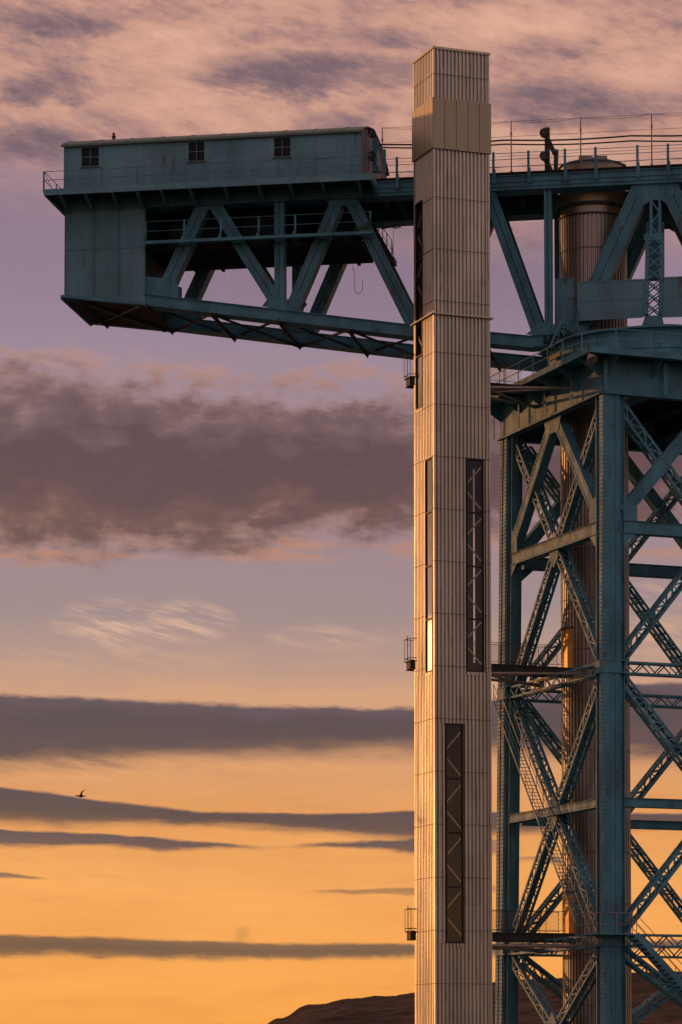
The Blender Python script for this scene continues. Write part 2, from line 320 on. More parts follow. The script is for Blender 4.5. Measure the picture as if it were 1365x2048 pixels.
    def build(s, name, m, parent=None, smooth=False, **kw):
        me = bpy.data.meshes.new(name); off = V(parent['o']) if parent is not None and 'o' in parent.keys() else V((0, 0, 0))
        me.from_pydata([tuple(p-off) for p in s.v], [], s.f); me.materials.append(m)
        if not kw.pop('keepn', False):
            import bmesh
            bm = bmesh.new(); bm.from_mesh(me); bmesh.ops.recalc_face_normals(bm, faces=bm.faces); bm.to_mesh(me); bm.free()
        if smooth:
            for p in me.polygons: p.use_smooth = True
        o = bpy.data.objects.new(name, me); COL.objects.link(o); o.parent = parent
        o['o'] = tuple(off)
        for k, v in kw.items(): o[k] = v
        return o
def thing(name, loc, label, cat, group=None):
    o = bpy.data.objects.new(name, None); COL.objects.link(o); o.location = loc; o['o'] = tuple(loc)
    o.empty_display_size = 0.3; o['label'] = label; o['category'] = cat
    if group: o['group'] = group
    return o
def tag(o, label=None, cat=None, group=None, kind=None):
    for k, v in (('label', label), ('category', cat), ('group', group), ('kind', kind)):
        if v: o[k] = v
    return o
def copy_tree(o, parent=None):
    c = o.copy(); COL.objects.link(c); c.parent = parent
    for ch in [x for x in o.children]: copy_tree(ch, c)
    return c

# ------------------------------------------------------------------ back-projection onto real planes
def ray(px, py):
    return R2*((px-682.5)/FPX) + UU*(-(py-YC)/FPX) + FW
def hit(px, py, p0, n):
    r = ray(px, py); t = (V(p0)-EYE).dot(n)/r.dot(n); return EYE + r*t

# ================================================================== SETTING
import bmesh
def hmix(x, pts):
    if x <= pts[0][0]: return pts[0][1]
    for (a, b), (c, d) in zip(pts, pts[1:]):
        if x <= c:
            t = (x-a)/(c-a); t = t*t*(3-2*t); return b + (d-b)*t
    return pts[-1][1]
from mathutils import noise as mn
def terrain(name, d0, d1, prof, m, nd=90, na=700, seed=0.0):
    vs, fs = [], []; a0, a1 = -1.3, 1.3
    for j in range(nd):
        t = j/(nd-1); dist = d0 + (d1-d0)*t
        for i in range(na):
            u = i/(na-1)*2-1; az = (0.30*u + 1.0*u**3)
            px = 682.5 + FPX*math.tan(max(-1.2, min(1.2, az)))
            h = (YH - hmix(px, prof))/FPX*(d0+(d1-d0)*0.62)
            sh = math.sin(min(1, t/0.62)*math.pi/2)**1.2 if t < 0.62 else 1-0.5*(t-0.62)/0.38
            p = EYE + (F2*math.cos(az)+R2*math.sin(az))*dist
            nz = mn.fractal(V((p.x/260, p.y/260, seed)), 0.9, 2.1, 6)*h*0.10*min(1, t*2) if 0 else mn.fractal(V((p.x/300, p.y/300, seed)), 0.7, 2.1, 8)*9*min(1, t*3)
            vs.append((p.x, p.y, max(-2, h*sh + nz*min(1, h/30) if h > 0 else -2)))
    for j in range(nd-1):
        for i in range(na-1):
            a = j*na+i; fs.append((a, a+1, a+na+1, a+na))
    me = bpy.data.meshes.new(name); me.from_pydata(vs, [], fs); me.materials.append(m)
    for p in me.polygons: p.use_smooth = True
    o = bpy.data.objects.new(name, me); COL.objects.link(o); o['kind'] = 'structure'; return o
HILLM = mat('moorland', (0.062, 0.040, 0.029), 0.95, 0, 0.75, 0.012, (0.014, 0.012, 0.012), 0.46, 0.05, bump=0.6, bscale=0.05, stretch=(1, 1, 2.2), spec=0.1)
GROUNDM = mat('shipyard_ground', (0.07, 0.066, 0.06), 0.9, 0, 0.3, 0.05, (0.05, 0.055, 0.03), 0.4, 0.02)
hill = terrain('hill', 2200, 4200, [(-9000, 2120), (-3000, 2140), (300, 2190), (430, 2110), (520, 2054), (560, 2036), (620, 2011), (700, 1999), (770, 1996), (830, 1986), (950, 1972), (1130, 1957), (1250, 1950), (1330, 1948), (1420, 1956), (2200, 2010), (9000, 2120)], HILLM)
g = bpy.data.meshes.new('ground'); R_ = 12000
g.from_pydata([(-R_, -R_, 0), (R_, -R_, 0), (R_, R_, 0), (-R_, R_, 0)], [], [(0, 1, 2, 3)]); g.materials.append(GROUNDM)
go = bpy.data.objects.new('ground', g); COL.objects.link(go); go['kind'] = 'structure'

# ================================================================== CRANE TOWER
W = 13.2; CT = V((6.6, 6.6, 0)); BAT = 0.0094
def zt(y, x=1213): return hit(x, y, (0, 0, 0), V((0, 1, 0))).z
ZG0 = zt(788); ZG1 = zt(716)          # girder bottom / top
def tow(k, a, n, z, da=0.0):
    H = W/2 + BAT*(ZG1 - z); x, y = a*H + da, -(H - n)
    for _ in range(k): x, y = y, -x
    return V((CT.x+x, CT.y+y, z))
def tn(k):
    x, y = 0, -1
    for _ in range(k): x, y = y, -x
    return V((x, y, 0))
def tu(k):
    x, y = 1, 0
    for _ in range(k): x, y = y, -x
    return V((x, y, 0))
ct = thing('crane_tower', (6.6, 6.6, 0), 'tall teal steel lattice tower with riveted corner legs under the crane jib', 'tower')
lv = [ZG0, zt(1050), zt(1333), zt(1603), zt(1880), zt(2150), 0.0]
# corner legs
for k in range(4):
    m = MB()
    def Q(u, v, z):     # u from the corner along face k, v into the tower
        return tow(k, -1, v, z) + tu(k)*u
    def col_box(u0, v0, u1, v1):
        m.quadprism([Q(u0, v0, 0), Q(u1, v0, 0), Q(u1, v1, 0), Q(u0, v1, 0)], [Q(u0, v0, ZG0), Q(u1, v0, ZG0), Q(u1, v1, ZG0), Q(u0, v1, ZG0)])
    col_box(0.04, 0.04, 0.98, 0.42); col_box(0.36, 0.42, 0.98, 0.86)
    col_box(0.0, 0.0, 0.16, 0.44); col_box(0.163, 0.0, 0.36, 0.02); col_box(0.70, 0.0, 0.90, 0.03)   # corner angles proud of the web
    col_box(0.983, 0.28, 1.26, 0.42); col_box(0.03, 0.864, 0.98, 0.94)
    col_box(1.26, 0.16, 1.30, 0.55)
    for u in (0.10, 0.28, 0.46, 0.76, 0.85): m.rivets(Q(u, 0.0 if u < .4 or u > .65 else .04, 0), Q(u, 0.0 if u < .4 or u > .65 else .04, ZG0), tn(k), 0.17, 0.026)
    kk = (k+1) % 4
    for v in (0.10, 0.28, .38): m.rivets(Q(0.0, v, 0), Q(0.0, v, ZG0), -tu(k), 0.17, 0.026)
    leg = m.build('leg', PAINT, ct)
    mc = MB()
    for z in (lv[2], lv[4]):
        mc.cut()
        for dz in (-0.32, 0.30):
            mc.quadprism([Q(-.05, -.05, z+dz), Q(1.34, -.05, z+dz), Q(1.34, 1.0, z+dz), Q(-.05, 1.0, z+dz)], [Q(-.05, -.05, z+dz+.06), Q(1.34, -.05, z+dz+.06), Q(1.34, 1.0, z+dz+.06), Q(-.05, 1.0, z+dz+.06)])
        mc.quadprism([Q(-.02, -.02, z-.258), Q(1.02, -.02, z-.258), Q(1.02, .97, z-.258), Q(-.02, .97, z-.258)], [Q(-.02, -.02, z+.298), Q(1.02, -.02, z+.298), Q(1.02, .97, z+.298), Q(-.02, .97, z+.298)])
    mc.split('collar', PAINT, leg)
    MB().box(Q(-.4, -.4, -0.01), tu(k)*2, -tn(k)*2, UP*0.6).build('base_plinth', STEEL, leg)
# faces
for k in range(4):
    n = tn(k); u = tu(k)
    # plate girder
    m = MB(); z0, z1 = ZG0, ZG1
    m.poly([tow(k, -1, -0.02, z0) + u*0.0, tow(k, 1, -0.02, z0) - u*0.08, tow(k, 1, -0.02, z1) - u*0.08, tow(k, -1, -0.02, z1)], -n*0.06)
    m.box(tow(k, -1, -0.16, z0) - u*0.1, u*(W+0.1), -n*0.5, UP*0.06); m.box(tow(k, -1, -0.12, z1-.06) - u*0.07, u*(W+0.07), -n*0.5, UP*0.06)
    L = W
    for i in range(0, 12):
        a = 0.35 + i*(L-0.7)/11; p = tow(k, -1, -0.02, 0) + u*a
        if i % 3 == 0:
            m.beam(p+UP*(z0+.063)+n*.012, p+UP*(z1-.063)+n*.012, 0.22, 0.022, n)
            for e in (-.07, .07): m.rivets(p+u*e+UP*(z0+.1)+n*.022, p+u*e+UP*(z1-.1)+n*.022, n, 0.11, 0.022)
    for zz in (z0+0.13, z1-0.13): m.rivets(tow(k, -1, -0.02, zz)+u*.1, tow(k, 1, -0.02, zz)-u*.1, n, 0.14, 0.022)
    m.build('plate_girder', PAINT, ct)
    zm = lv[1]; ztr = lv[2]; EDG = 1.28
    def P(a, z, dn=0.45, da=0): return tow(k, a, dn, z, da)
    # solid inverted V
    for sg in (-1, 1):
        A = P(0, ZG0-0.35, .45, sg*0.45); B = P(sg, zm+0.75, .45, -sg*EDG)
        m = MB(); d = (B-A).normalized(); q = d.cross(n).normalized()
        m.beam(A, B, 0.62, 0.5, n)
        for e in (-.27, .27): m.beam(A+q*e+n*.262, B+q*e+n*.262, 0.12, 0.02, n)
        for e in (-.25, -.12, .12, .25): m.rivets(A+q*e+n*(.272 if abs(e) > .2 else .25), B+q*e+n*(.272 if abs(e) > .2 else .25), n, 0.18, 0.024)
        m.build('strut', PAINT, ct)
        g_ = MB().poly([P(sg, zm+1.75, .2, -sg*(EDG-.04)), P(sg, zm+1.1, .2, -sg*(EDG+.75)), P(sg, zm+.30, .2, -sg*(EDG+.75)), P(sg, zm+.30, .2, -sg*(EDG-.04))], n*0.03)
        g_.rivets(P(sg, zm+.4, .17, -sg*(EDG+.1)), P(sg, zm+1.6, .17, -sg*(EDG+.1)), n, .15, .024).build('gusset_plate', PAINT, ct)
        MB().poly([P(sg, zm-.30, .2, -sg*(EDG-.04)), P(sg, zm-.30, .2, -sg*(EDG+.75)), P(sg, zm-1.0, .2, -sg*(EDG-.04))], n*0.03).build('gusset_plate', PAINT, ct)
    MB().poly([P(0, ZG0-.004, .19, -1.1), P(0, ZG0-.004, .19, 1.1), P(0, ZG0-.8, .19, .75), P(0, ZG0-.8, .19, -.75)], n*0.03).rivets(P(0, ZG0-.1, .16, -1), P(0, ZG0-.1, .16, 1), n).build('gusset_plate', PAINT, ct)
    # laced X braces, mid beams and laced cross beams panel by panel
    for (zt_, zm_, zb_) in ((lv[0], lv[1], lv[2]), (lv[2], lv[3], lv[4]), (lv[4], lv[5], lv[6])):
        top = zt_-0.55; bot = zb_+0.55 if zb_ > 0 else 0.6
        for i, sg in enumerate((-1, 1)):
            A = P(sg, top, .62 + i*.010, -sg*EDG); B = P(-sg, bot, .62 + i*.010, sg*EDG)
            MB().lattice(A, B, 0.60, 0.62-i*.012, n, 0.13, 0.80, 'N', 0.075, 4).build('brace', PAINT, ct)
        zc = (top+bot)/2
        mg = MB()
        for dn in (0.285, 0.97):
            mg.poly([P(0, zc+1.0, dn, 0), P(0, zc+.45, dn, .55), P(0, zc-.45, dn, .55), P(0, zc-1.0, dn, 0), P(0, zc-.45, dn, -.55), P(0, zc+.45, dn, -.55)], n*0.02)
        mg.rivets(P(0, zc+.4, .265, -.4), P(0, zc-.4, .265, .4), n, .16, .026).rivets(P(0, zc+.4, .265, .4), P(0, zc-.4, .265, -.4), n, .16, .026)
        mg.build('gusset_plate', PAINT, ct)
        # mid beam
        wide = 0.62 if zt_ == lv[0] else 0.42
        A, B = P(-1, zm_, .17, EDG-.02), P(1, zm_, .17, -EDG+.02); m = MB().beam(A-n*.20, B-n*.20, wide, 0.36, n)
        m.beam(A-n*.24+UP*(wide/2+.012), B-n*.24+UP*(wide/2+.012), 0.02, 0.62, n).beam(A-n*.24-UP*(wide/2+.012), B-n*.24-UP*(wide/2+.012), 0.02, 0.62, n)
        for e in (-1, 1): m.rivets(A+UP*e*(wide/2-.08)-n*.02, B+UP*e*(wide/2-.08)-n*.02, n, 0.17, 0.024)
        m.build('cross_beam', PAINT, ct)
        if zb_ > 0:
            A, B = P(-1, zb_, .45, EDG), P(1, zb_, .45, -EDG)
            MB().lattice(A, B, 0.68, 0.6, n, 0.11, 0.62, 'Z', 0.07, 3).build('lattice_girder', PAINT, ct)
# top floor under the jib
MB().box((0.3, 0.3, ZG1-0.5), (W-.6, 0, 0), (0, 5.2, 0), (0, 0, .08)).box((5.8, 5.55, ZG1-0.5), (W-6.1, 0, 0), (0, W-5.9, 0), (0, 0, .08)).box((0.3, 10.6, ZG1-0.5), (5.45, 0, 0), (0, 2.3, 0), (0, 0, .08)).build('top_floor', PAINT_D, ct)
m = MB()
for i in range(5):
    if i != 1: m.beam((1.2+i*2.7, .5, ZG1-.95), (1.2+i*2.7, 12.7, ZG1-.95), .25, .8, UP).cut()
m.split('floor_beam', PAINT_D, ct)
# platform round the slewing ring, with brackets and railings
OV = 1.35; ZP = ZG1 + 0.10
m = MB()
for k in range(4):
    n, u = tn(k), tu(k); H = W/2+OV
    a = tow(k, -1, -OV, ZP)-u*OV; L = W+2*OV
    m.poly([a+u*.0, a+u*(L), a+u*(L-OV-1.2)-n*(OV+1.2), a+u*(OV+1.2)-n*(OV+1.2)], UP*0.06)
plat = m.build('platform', PAINT, ct)
for k in range(4):
    n, u = tn(k), tu(k); a = tow(k, -1, -OV, ZP)-u*OV; L = W+2*OV
    fm = MB().box(a+n*.004+UP*(-.16), u*(L-.01), -n*.05, UP*.30).box(a+UP*(-.20)+n*.07, u*(L), -n*.18, UP*.03)
    fm.build('fascia', PAINT, plat)
    mb_ = MB()
    for i in range(6):
        q = a + u*(1.6+i*(L-3.2)/5)
        mb_.poly([q-UP*.02, q-n*(OV-.03)-UP*.02, q-n*(OV-.03)-UP*.9, q-n*(OV-.25)-UP*.75, q-UP*.22], u*.05)
        mb_.beam(q-UP*.2-n*.1+u*.02, q-n*(OV-.05)-UP*.95+u*.02, .12, .05, u).cut()
    mb_.split('bracket', PAINT, plat)
def rloop(z, Rc=2.6, ins=.06):
    H = W/2+OV-ins; pts = []
    for cx, cy, a0 in ((H-Rc, H-Rc, 0), (-H+Rc, H-Rc, 90), (-H+Rc, -H+Rc, 180), (H-Rc, -H+Rc, 270)):
        for i in range(9):
            a = math.radians(a0+i*90/8); pts.append(V((CT.x+cx+Rc*math.cos(a), CT.y+cy+Rc*math.sin(a), z)))
    return pts + [pts[0]]
rl = MB()
for h in (0.6, 1.1): rl.path(rloop(ZP+.06+h), .024, 6)
rlo = rl.build('railing', PAINT_HOUSE, plat); rl = MB(); pp = rloop(ZP+.06); acc = 0
for a, b in zip(pp, pp[1:]):
    L_ = (b-a).length; t = -acc % 1.9
    while t < L_:
        q = a+(b-a)*(t/L_); rl.tube(q, q+UP*1.12, .028).cut(); t += 1.9
    acc += L_
rl.split('post', PAINT_HOUSE, rlo)
# slewing ring
m = MB(); NS = 96; RR = 6.15
def ring(m, r0, r1, z0, z1, c=CT):
    b = len(m.v)
    for i in range(NS):
        a = i*math.tau/NS; e = V((math.cos(a), math.sin(a), 0))
        m.v += [c+e*r0+UP*z0, c+e*r1+UP*z0, c+e*r1+UP*z1, c+e*r0+UP*z1]
    for i in range(NS):
        for j in range(4):
            m.f.append((b+4*i+j, b+4*((i+1) % NS)+j, b+4*((i+1) % NS)+(j+1) % 4, b+4*i+(j+1) % 4))
ZR0 = ZG1+0.20; ZR1 = hit(1330, 655, CT-F2*RR, F2).z
ring(m, RR-.05, RR+.0, ZR0, ZR1); ring(m, RR-.25, RR+.30, ZR1-.003, ZR1+.09); ring(m, RR-.25, RR+.30, ZR0-.03, ZR0+.05); ring(m, RR+.003, RR+.05, (ZR0+ZR1)/2-.08, (ZR0+ZR1)/2+.08)
for i in range(NS*2):
    a = i*math.tau/(NS*2); e = V((math.cos(a), math.sin(a), 0))
    for zz in (ZR0+.12, ZR1-.10): m.rivets(CT+e*(RR+.002)+UP*zz-V((e.y, -e.x, 0))*.06, CT+e*(RR+.002)+UP*zz+V((e.y, -e.x, 0))*.06, e, .11, .022)
for i in range(24):
    a = i*math.tau/24; e = V((math.cos(a), math.sin(a), 0)); m.beam(CT+e*(RR+.03)+UP*(ZR0+.04), CT+e*(RR+.03)+UP*(ZR1-.01), .10, .05, e)
sr = m.build('slewing_ring', PAINT, ct)

# ================================================================== STAIR TUBE (round corrugated shaft inside the tower)
TC = V((3.36, 8.24, 0)); TR = 1.84
def jp(px, py, d): return hit(px, py, OJ + DD*d, DD)
AS = (-0.985*R2 + 0.1736*F2).normalized(); DD = (0.1736*R2 + 0.985*F2).normalized()
TW = 6.2; OJ = CT - DD*(TW/2)
def tube_wall(z0, z1, r):
    m = MB(); k = 52; prof = []
    for i in range(k):
        for f, e in ((0, -.085), (.36, -.085), (.48, 0), (.88, 0)):
            a = (i+f)*math.tau/k; prof.append(V((math.cos(a)*(r+e), math.sin(a)*(r+e), 0)))
    b = len(m.v)
    for p in prof: m.v += [TC+p+UP*z0, TC+p+UP*z1]
    n = len(prof)
    for i in range(n): m.f.append((b+2*i, b+2*((i+1) % n), b+2*((i+1) % n)+1, b+2*i+1))
    return m
ZTOP = hit(1190, 336, TC, F2).z
st = thing('stair_shaft', (TC.x, TC.y, 0), 'round corrugated metal stair shaft with low conical roof rising inside the lattice tower', 'stair shaft')
tube_wall(0, hit(1190, 424, TC-F2*TR, F2).z, TR).build('corrugated_wall', TUBE_M, st)
zc0 = hit(1190, 424, TC-F2*TR, F2).z
m = MB(); NSs = NS; 
ring(m, TR-.35, TR-.06, zc0-.1, ZTOP-.05, TC); m.build('upper_wall', PANEL, st)
m = MB(); ring(m, TR-.1, TR+.06, zc0-.05, zc0+.03, TC); m.cut(); ring(m, TR-.3, TR+.10, zc0+.45, zc0+.62, TC); m.split('collar', DARKST, st)
for i in range(20):
    z = zc0 - 1.9 - i*2.72
    if z > 0.3:
        m = MB(); ring(m, TR-.07, TR+.012, z, z+.035, TC); m.build('joint_band', SEAM, st)
m = MB(); apex = TC + UP*(ZTOP+.52); b = len(m.v); n_ = 16
for r, dz in ((TR+.06, -0.10), (TR+.06, -.02), (TR*.55, .30), (.22, .50), (.0, .52)):
    for i in range(n_):
        a = i*math.tau/n_; m.v.append(TC+V((math.cos(a)*max(r, .01), math.sin(a)*max(r, .01), ZTOP+dz)))
for j in range(4):
    for i in range(n_): m.f.append((b+j*n_+i, b+j*n_+(i+1) % n_, b+(j+1)*n_+(i+1) % n_, b+(j+1)*n_+i))
rf = m.build('conical_roof', ROOF, st)
MB().beam(apex+R2*-.75+UP*.02, apex+R2*.0+UP*.02, .14, .22).beam(apex+R2*.12+UP*.05, apex+R2*.8+UP*.05, .14, .2).tube(apex-UP*.1, apex+UP*.1, .06).build('vent', STEEL, rf)
for i in range(8):
    a = i*math.tau/8; e = V((math.cos(a), math.sin(a), 0))
    MB().beam(TC+e*(TR+.04)+UP*(ZTOP-.005), TC+e*(.3)+UP*(ZTOP+.485), .05, .03).build('rib', ROOF, rf)

# ================================================================== LIFT TOWER
LX0 = V((-7.52, 4.55, 0)); LXW = 3.18; LYW = 2.76
ULX, ULY = V((1, 0, 0)), V((0, 1, 0))
def lz(y, x=869): return hit(x, y, LX0, ULY).z
def lfx(x, y=1000): return (hit(x, y, LX0, ULY)-LX0).x         # offset along the front
def lly(x, y=1000): return (hit(x, y, LX0, ULX)-LX0).y         # offset along the left side
lt = thing('lift_tower', (LX0.x+LXW/2, LX0.y+LYW/2, 0), 'tall slim square lift tower clad in pale ribbed metal with dark glass strips', 'lift tower')
zTOP = lz(97); zb1 = lz(195); zb0 = lz(297)
# window openings: (face, a0, a1, z0, z1, divisions)
fr_w = [(lfx(933), lfx(968), lz(1340), lz(912), [lz(1020), lz(1128), lz(1234)]),
        (lfx(890.5), lfx(926), lz(1886), lz(1446), [lz(1556), lz(1664), lz(1773)])]
def zl(x, y): return hit(x, y, LX0, ULX).z
l_w = [(lly(865.2), lly(850.5), lz(1341), lz(912), [lz(1020), lz(1128), lz(1234)]),
       (lly(845.5), lly(832.2), zl(838, 818), zl(838, 405), [zl(838, 712), zl(838, 645), zl(838, 520)])]
r_w = [(1.70, 2.44, lz(1340), lz(912), [])]
faces = [(LX0, ULX, -ULY, LXW, fr_w, 'front'), (LX0+ULY*LYW, -ULY, -ULX, LYW, [(LYW-b, LYW-a, c, d, e) for a, b, c, d, e in l_w], 'left'),
         (LX0+ULX*LXW, ULY, ULX, LYW, r_w, 'right'), (LX0+ULX*LXW+ULY*LYW, -ULX, ULY, LXW, [], 'back')]
cw = 0.10
m = MB(); seams = MB(); trim = MB()
for o, u, n, L, wins, nm in faces:
    zs = sorted(set([0, zb0] + [w[2] for w in wins] + [w[3] for w in wins]))
    for z0, z1 in zip(zs, zs[1:]):
        cuts = sorted([(w[0], w[1]) for w in wins if w[2] <= z0+1e-4 and w[3] >= z1-1e-4]); a = cw
        for c0, c1 in cuts + [(L-cw, L)]:
            if c0 - a > 0.04: m.corr(o+u*a, u, n, c0-a, z0, z1)
            a = c1
    m.corr(o+u*cw, u, n, L-2*cw, zb1-.05, zTOP)
wall = m.build('corrugated_wall', SIDING, lt, keepn=True)
zj = lz(912)
jz = [zj + 2.735*i for i in range(-15, 12)]
for o, u, n, L, wins, nm in faces:
    for z in jz + [lz(147)]:
        if z < 0.5 or (zb0-0.2 < z < zb1+.2) or z > zTOP: continue
        sm = MB(); cuts = sorted([(w[0], w[1]) for w in wins if w[2] <= z <= w[3]+.02]); a = 0.0
        for c0, c1 in cuts + [(L, L)]:
            if c0-a > .03:
                sm.box(o+u*a+n*.004+UP*z, u*(c0-a), -n*.03, UP*.028)
            a = c1
        sm.build('joint_band', SEAM, wall)
for (o, a, b) in ((LX0, ULX, ULY), (LX0+ULX*LXW, -ULX, ULY), (LX0+ULX*LXW+ULY*LYW, -ULX, -ULY), (LX0+ULY*LYW, ULX, -ULY)):
    MB().box(o-a*.004-b*.004, a*(cw+.01), b*(cw+.01), UP*(zb0)).box(o-a*.004-b*.004+UP*zb1, a*(cw+.01), b*(cw+.01), UP*(zTOP-zb1)).build('corner_trim', SIDING, lt)
MB().box(LX0+ULX*.35+ULY*(LYW-.16)+UP*lz(1400), ULX*(LXW-.62), -ULY*.03, UP*(zTOP-lz(1400)-.2)).build('inner_shade_sheet', BLACK, lt)  # black sheet added so the shaft behind the glass looks unlit
MB().box(LX0+ULX*(LXW-.18)+ULY*.2+UP*lz(1400), ULX*.04, ULY*1.40, UP*(zTOP-lz(1400)-.2)).build('inner_shade_sheet', BLACK, lt)  # second added black sheet, standing in for shade along the right wall
# flat panel band
PB = 0.075
bm_ = MB()
for o, u, n, L, wins, nm in faces:
    k = 5 if L > 3 else 5; p = (L+2*PB)/k
    for i in range(k):
        bm_.box(o-u*PB+u*(i*p+.012)+n*(PB-.001*(i % 2)*3)+UP*(zb0+.02), u*(p-.024), -n*.03, UP*(zb1-zb0-.02))
        bm_.rivets(o-u*PB+u*(i*p+.05)+n*PB+UP*(zb0+.1), o-u*PB+u*(i*p+.05)+n*PB+UP*(zb1-.1), n, .16, .012)
bm_.box(LX0-ULX*.04-ULY*.04+UP*(zb1-.03), ULX*(LXW+.08), ULY*(LYW+.08), UP*.02); bm_.box(LX0-ULX*.04-ULY*.04+UP*(zb0+.03), ULX*(LXW+.08), ULY*(LYW+.08), UP*.02)
bm_.build('panel_band', PANEL, lt)
cp = MB().box(LX0-ULX*.05-ULY*.05+UP*zTOP, ULX*(LXW+.1), ULY*(LYW+.1), UP*.12); cp.build('roof_cap', TRIM, lt)
zf = lz(628)
MB().box(LX0-ULX*.16-ULY*.16+UP*(zf), ULX*(LXW+.32), ULY*(LYW+.32), UP*.05).build('flange', TRIM, lt)
for o, u, n, L, wins, nm in faces:
    for (a0, a1, z0, z1, div) in wins:
        fm = MB(); t = .075
        for zz0, zz1, aa0, aa1 in ((z0, z0+t, a0, a1), (z1-t, z1, a0, a1), (z0+t, z1-t, a0, a0+t), (z0+t, z1-t, a1-t, a1)):
            fm.box(o+u*aa0+UP*zz0+n*.012, u*(aa1-aa0), -n*.16, UP*(zz1-zz0))
        for zz in div: fm.box(o+u*(a0+t)+UP*(zz-t/2)+n*.008, u*(a1-a0-2*t), -n*.14, UP*t)
        w = fm.build('window', BLACK, lt)
        hd = MB().box(o+u*(a0-.05)+UP*(z1+.002)+n*.05, u*(a1-a0+.1), -n*.09, UP*.05)
        hd.build('sill', TRIM if nm == 'left' else STEEL, w)
        hd = MB()
        for i in range(5): hd.box(o+u*(a0+.02+i*(a1-a0-.04)/5)+UP*(z0-.16)+n*.015, u*(a1-a0)*.11, -n*.06, UP*.155)
        hd.build('sill', SIDING, w)
        zz = [z0+t] + sorted(d_ for d_ in div) + [z1-t]
        for i, (p, q) in enumerate(zip(zz, zz[1:])):
            if nm == 'right': continue
            if nm == 'left' and a0 < 0.9 and i in (1, 2, 3): continue      # open recess of the upper left strip
            lo = p if i == 0 else p+t/2; hi = q if i == len(zz)-2 else q-t/2
            gm = MB().box(o+u*(a0+t)+UP*lo-n*.05, u*(a1-a0-2*t), -n*.008, UP*(hi-lo)); gm.build('pane', GLASSL if nm == 'left' else GLASS, w)
        if nm in ('front', 'left'):
            br = MB(); zc = z1-.2; h = (z1-z0)/8.0; i = 0
            for i in range(8):
                p, q = z0+.15+(i+.2)*h*.97, z0+.15+(i+.84)*h*.97; s0, s1 = (a0+.1, a1-.12) if i % 2 else (a1-.12, a0+.1)
                br.beam(o+u*s0+UP*p-n*.11, o+u*s1+UP*q-n*.11, .085, .03, n)
            br.build('brace', INNER if nm == 'front' else STEEL, w)

# ================================================================== JIB
def js(px, py, d=0.0):       # pixel -> (s, z) on the jib's vertical plane at depth d behind the near truss
    p = hit(px, py, OJ+DD*d, DD); return ((p-OJ).dot(AS), p.z)
def jw(s, d, z): 
    p = OJ + AS*s + DD*d; p.z = z; return p
jb = thing('crane_jib', tuple(CT+UP*ZR1), 'long teal riveted truss jib of the cantilever crane, reaching out left past the lift tower', 'crane jib')
MD = 1.05
def chord(name, pts, h, d0, d1, par, rv=True, flange=True):
    m = MB()
    for (s0, z0), (s1, z1) in zip(pts, pts[1:]):
        m.quadprism([jw(s0, d0, z0), jw(s0, d1, z0), jw(s0, d1, z0-h), jw(s0, d0, z0-h)], [jw(s1, d0, z1), jw(s1, d1, z1), jw(s1, d1, z1-h), jw(s1, d0, z1-h)])
        if flange:
            for e in (0.0, -h):
                m.quadprism([jw(s0, d0-.09, z0+e+.02), jw(s0, d1+.09, z0+e+.02), jw(s0, d1+.09, z0+e-.02), jw(s0, d0-.09, z0+e-.02)], [jw(s1, d0-.09, z1+e+.02), jw(s1, d1+.09, z1+e+.02), jw(s1, d1+.09, z1+e-.02), jw(s1, d0-.09, z1+e-.02)])
            for e in (-.12, -h+.12): 
                if rv: m.rivets(jw(s0, d0, z0+e), jw(s1, d0, z1+e), -DD, .14, .022)
    return m.build(name, PAINT, par)
bl = js(288, 588); br_ = js(830, 651); bq = js(1060, 672)
bot = [bl, br_, bq, (5.5, bq[1]+.05), (-14, bq[1]+.05)]
tp_l = js(291, 390); tp_lb = js(291, 417); tp_r = js(985, 352); tp_rb = js(985, 380)
ZC1 = (js(985, 352)[1]+js(1365, 337)[1])/2; ZC0 = (js(985, 380)[1] + js(655, 397)[1] + js(291, 417)[1])/3
SL, SR = js(133, 500)[0], -14.0
chords = []
for d0 in (0.0, TW-MD):
    chord('bottom_chord', bot, 0.60, d0, d0+MD, jb)
    chord('top_chord', [(SL+.05, ZC1), (SR, ZC1)], ZC1-ZC0, d0, d0+MD, jb)
    # outer angle strips along the top chord
    m = MB()
    for z in (ZC0+.18, ZC0+.42): m.quadprism([jw(js(740, 380)[0], d0-.05, z), jw(js(740, 380)[0], d0, z), jw(js(740, 380)[0], d0, z+.03), jw(js(740, 380)[0], d0-.05, z+.03)], [jw(SR, d0-.05, z), jw(SR, d0, z), jw(SR, d0, z+.03), jw(SR, d0-.05, z+.03)]).cut()
    m.split('angle_strip', PAINT, jb)
def botz(s):
    s = min(s, bot[0][0])
    for (s0, z0), (s1, z1) in zip(bot, bot[1:]):
        if s1 <= s <= s0: return z0+(z1-z0)*(s-s0)/(s1-s0)
    return bot[-1][1]
def node(px, py): return js(px, py)
B1, B2, B3, B4 = node(322, 590), node(572, 618), node(830, 648), node(1083, 668)
T1, T2, T3 = node(417, 412), node(688, 398), node(965, 384); TA = node(1310, 366)
S_b = lambda nd: (nd[0], botz(nd[0])-.05)
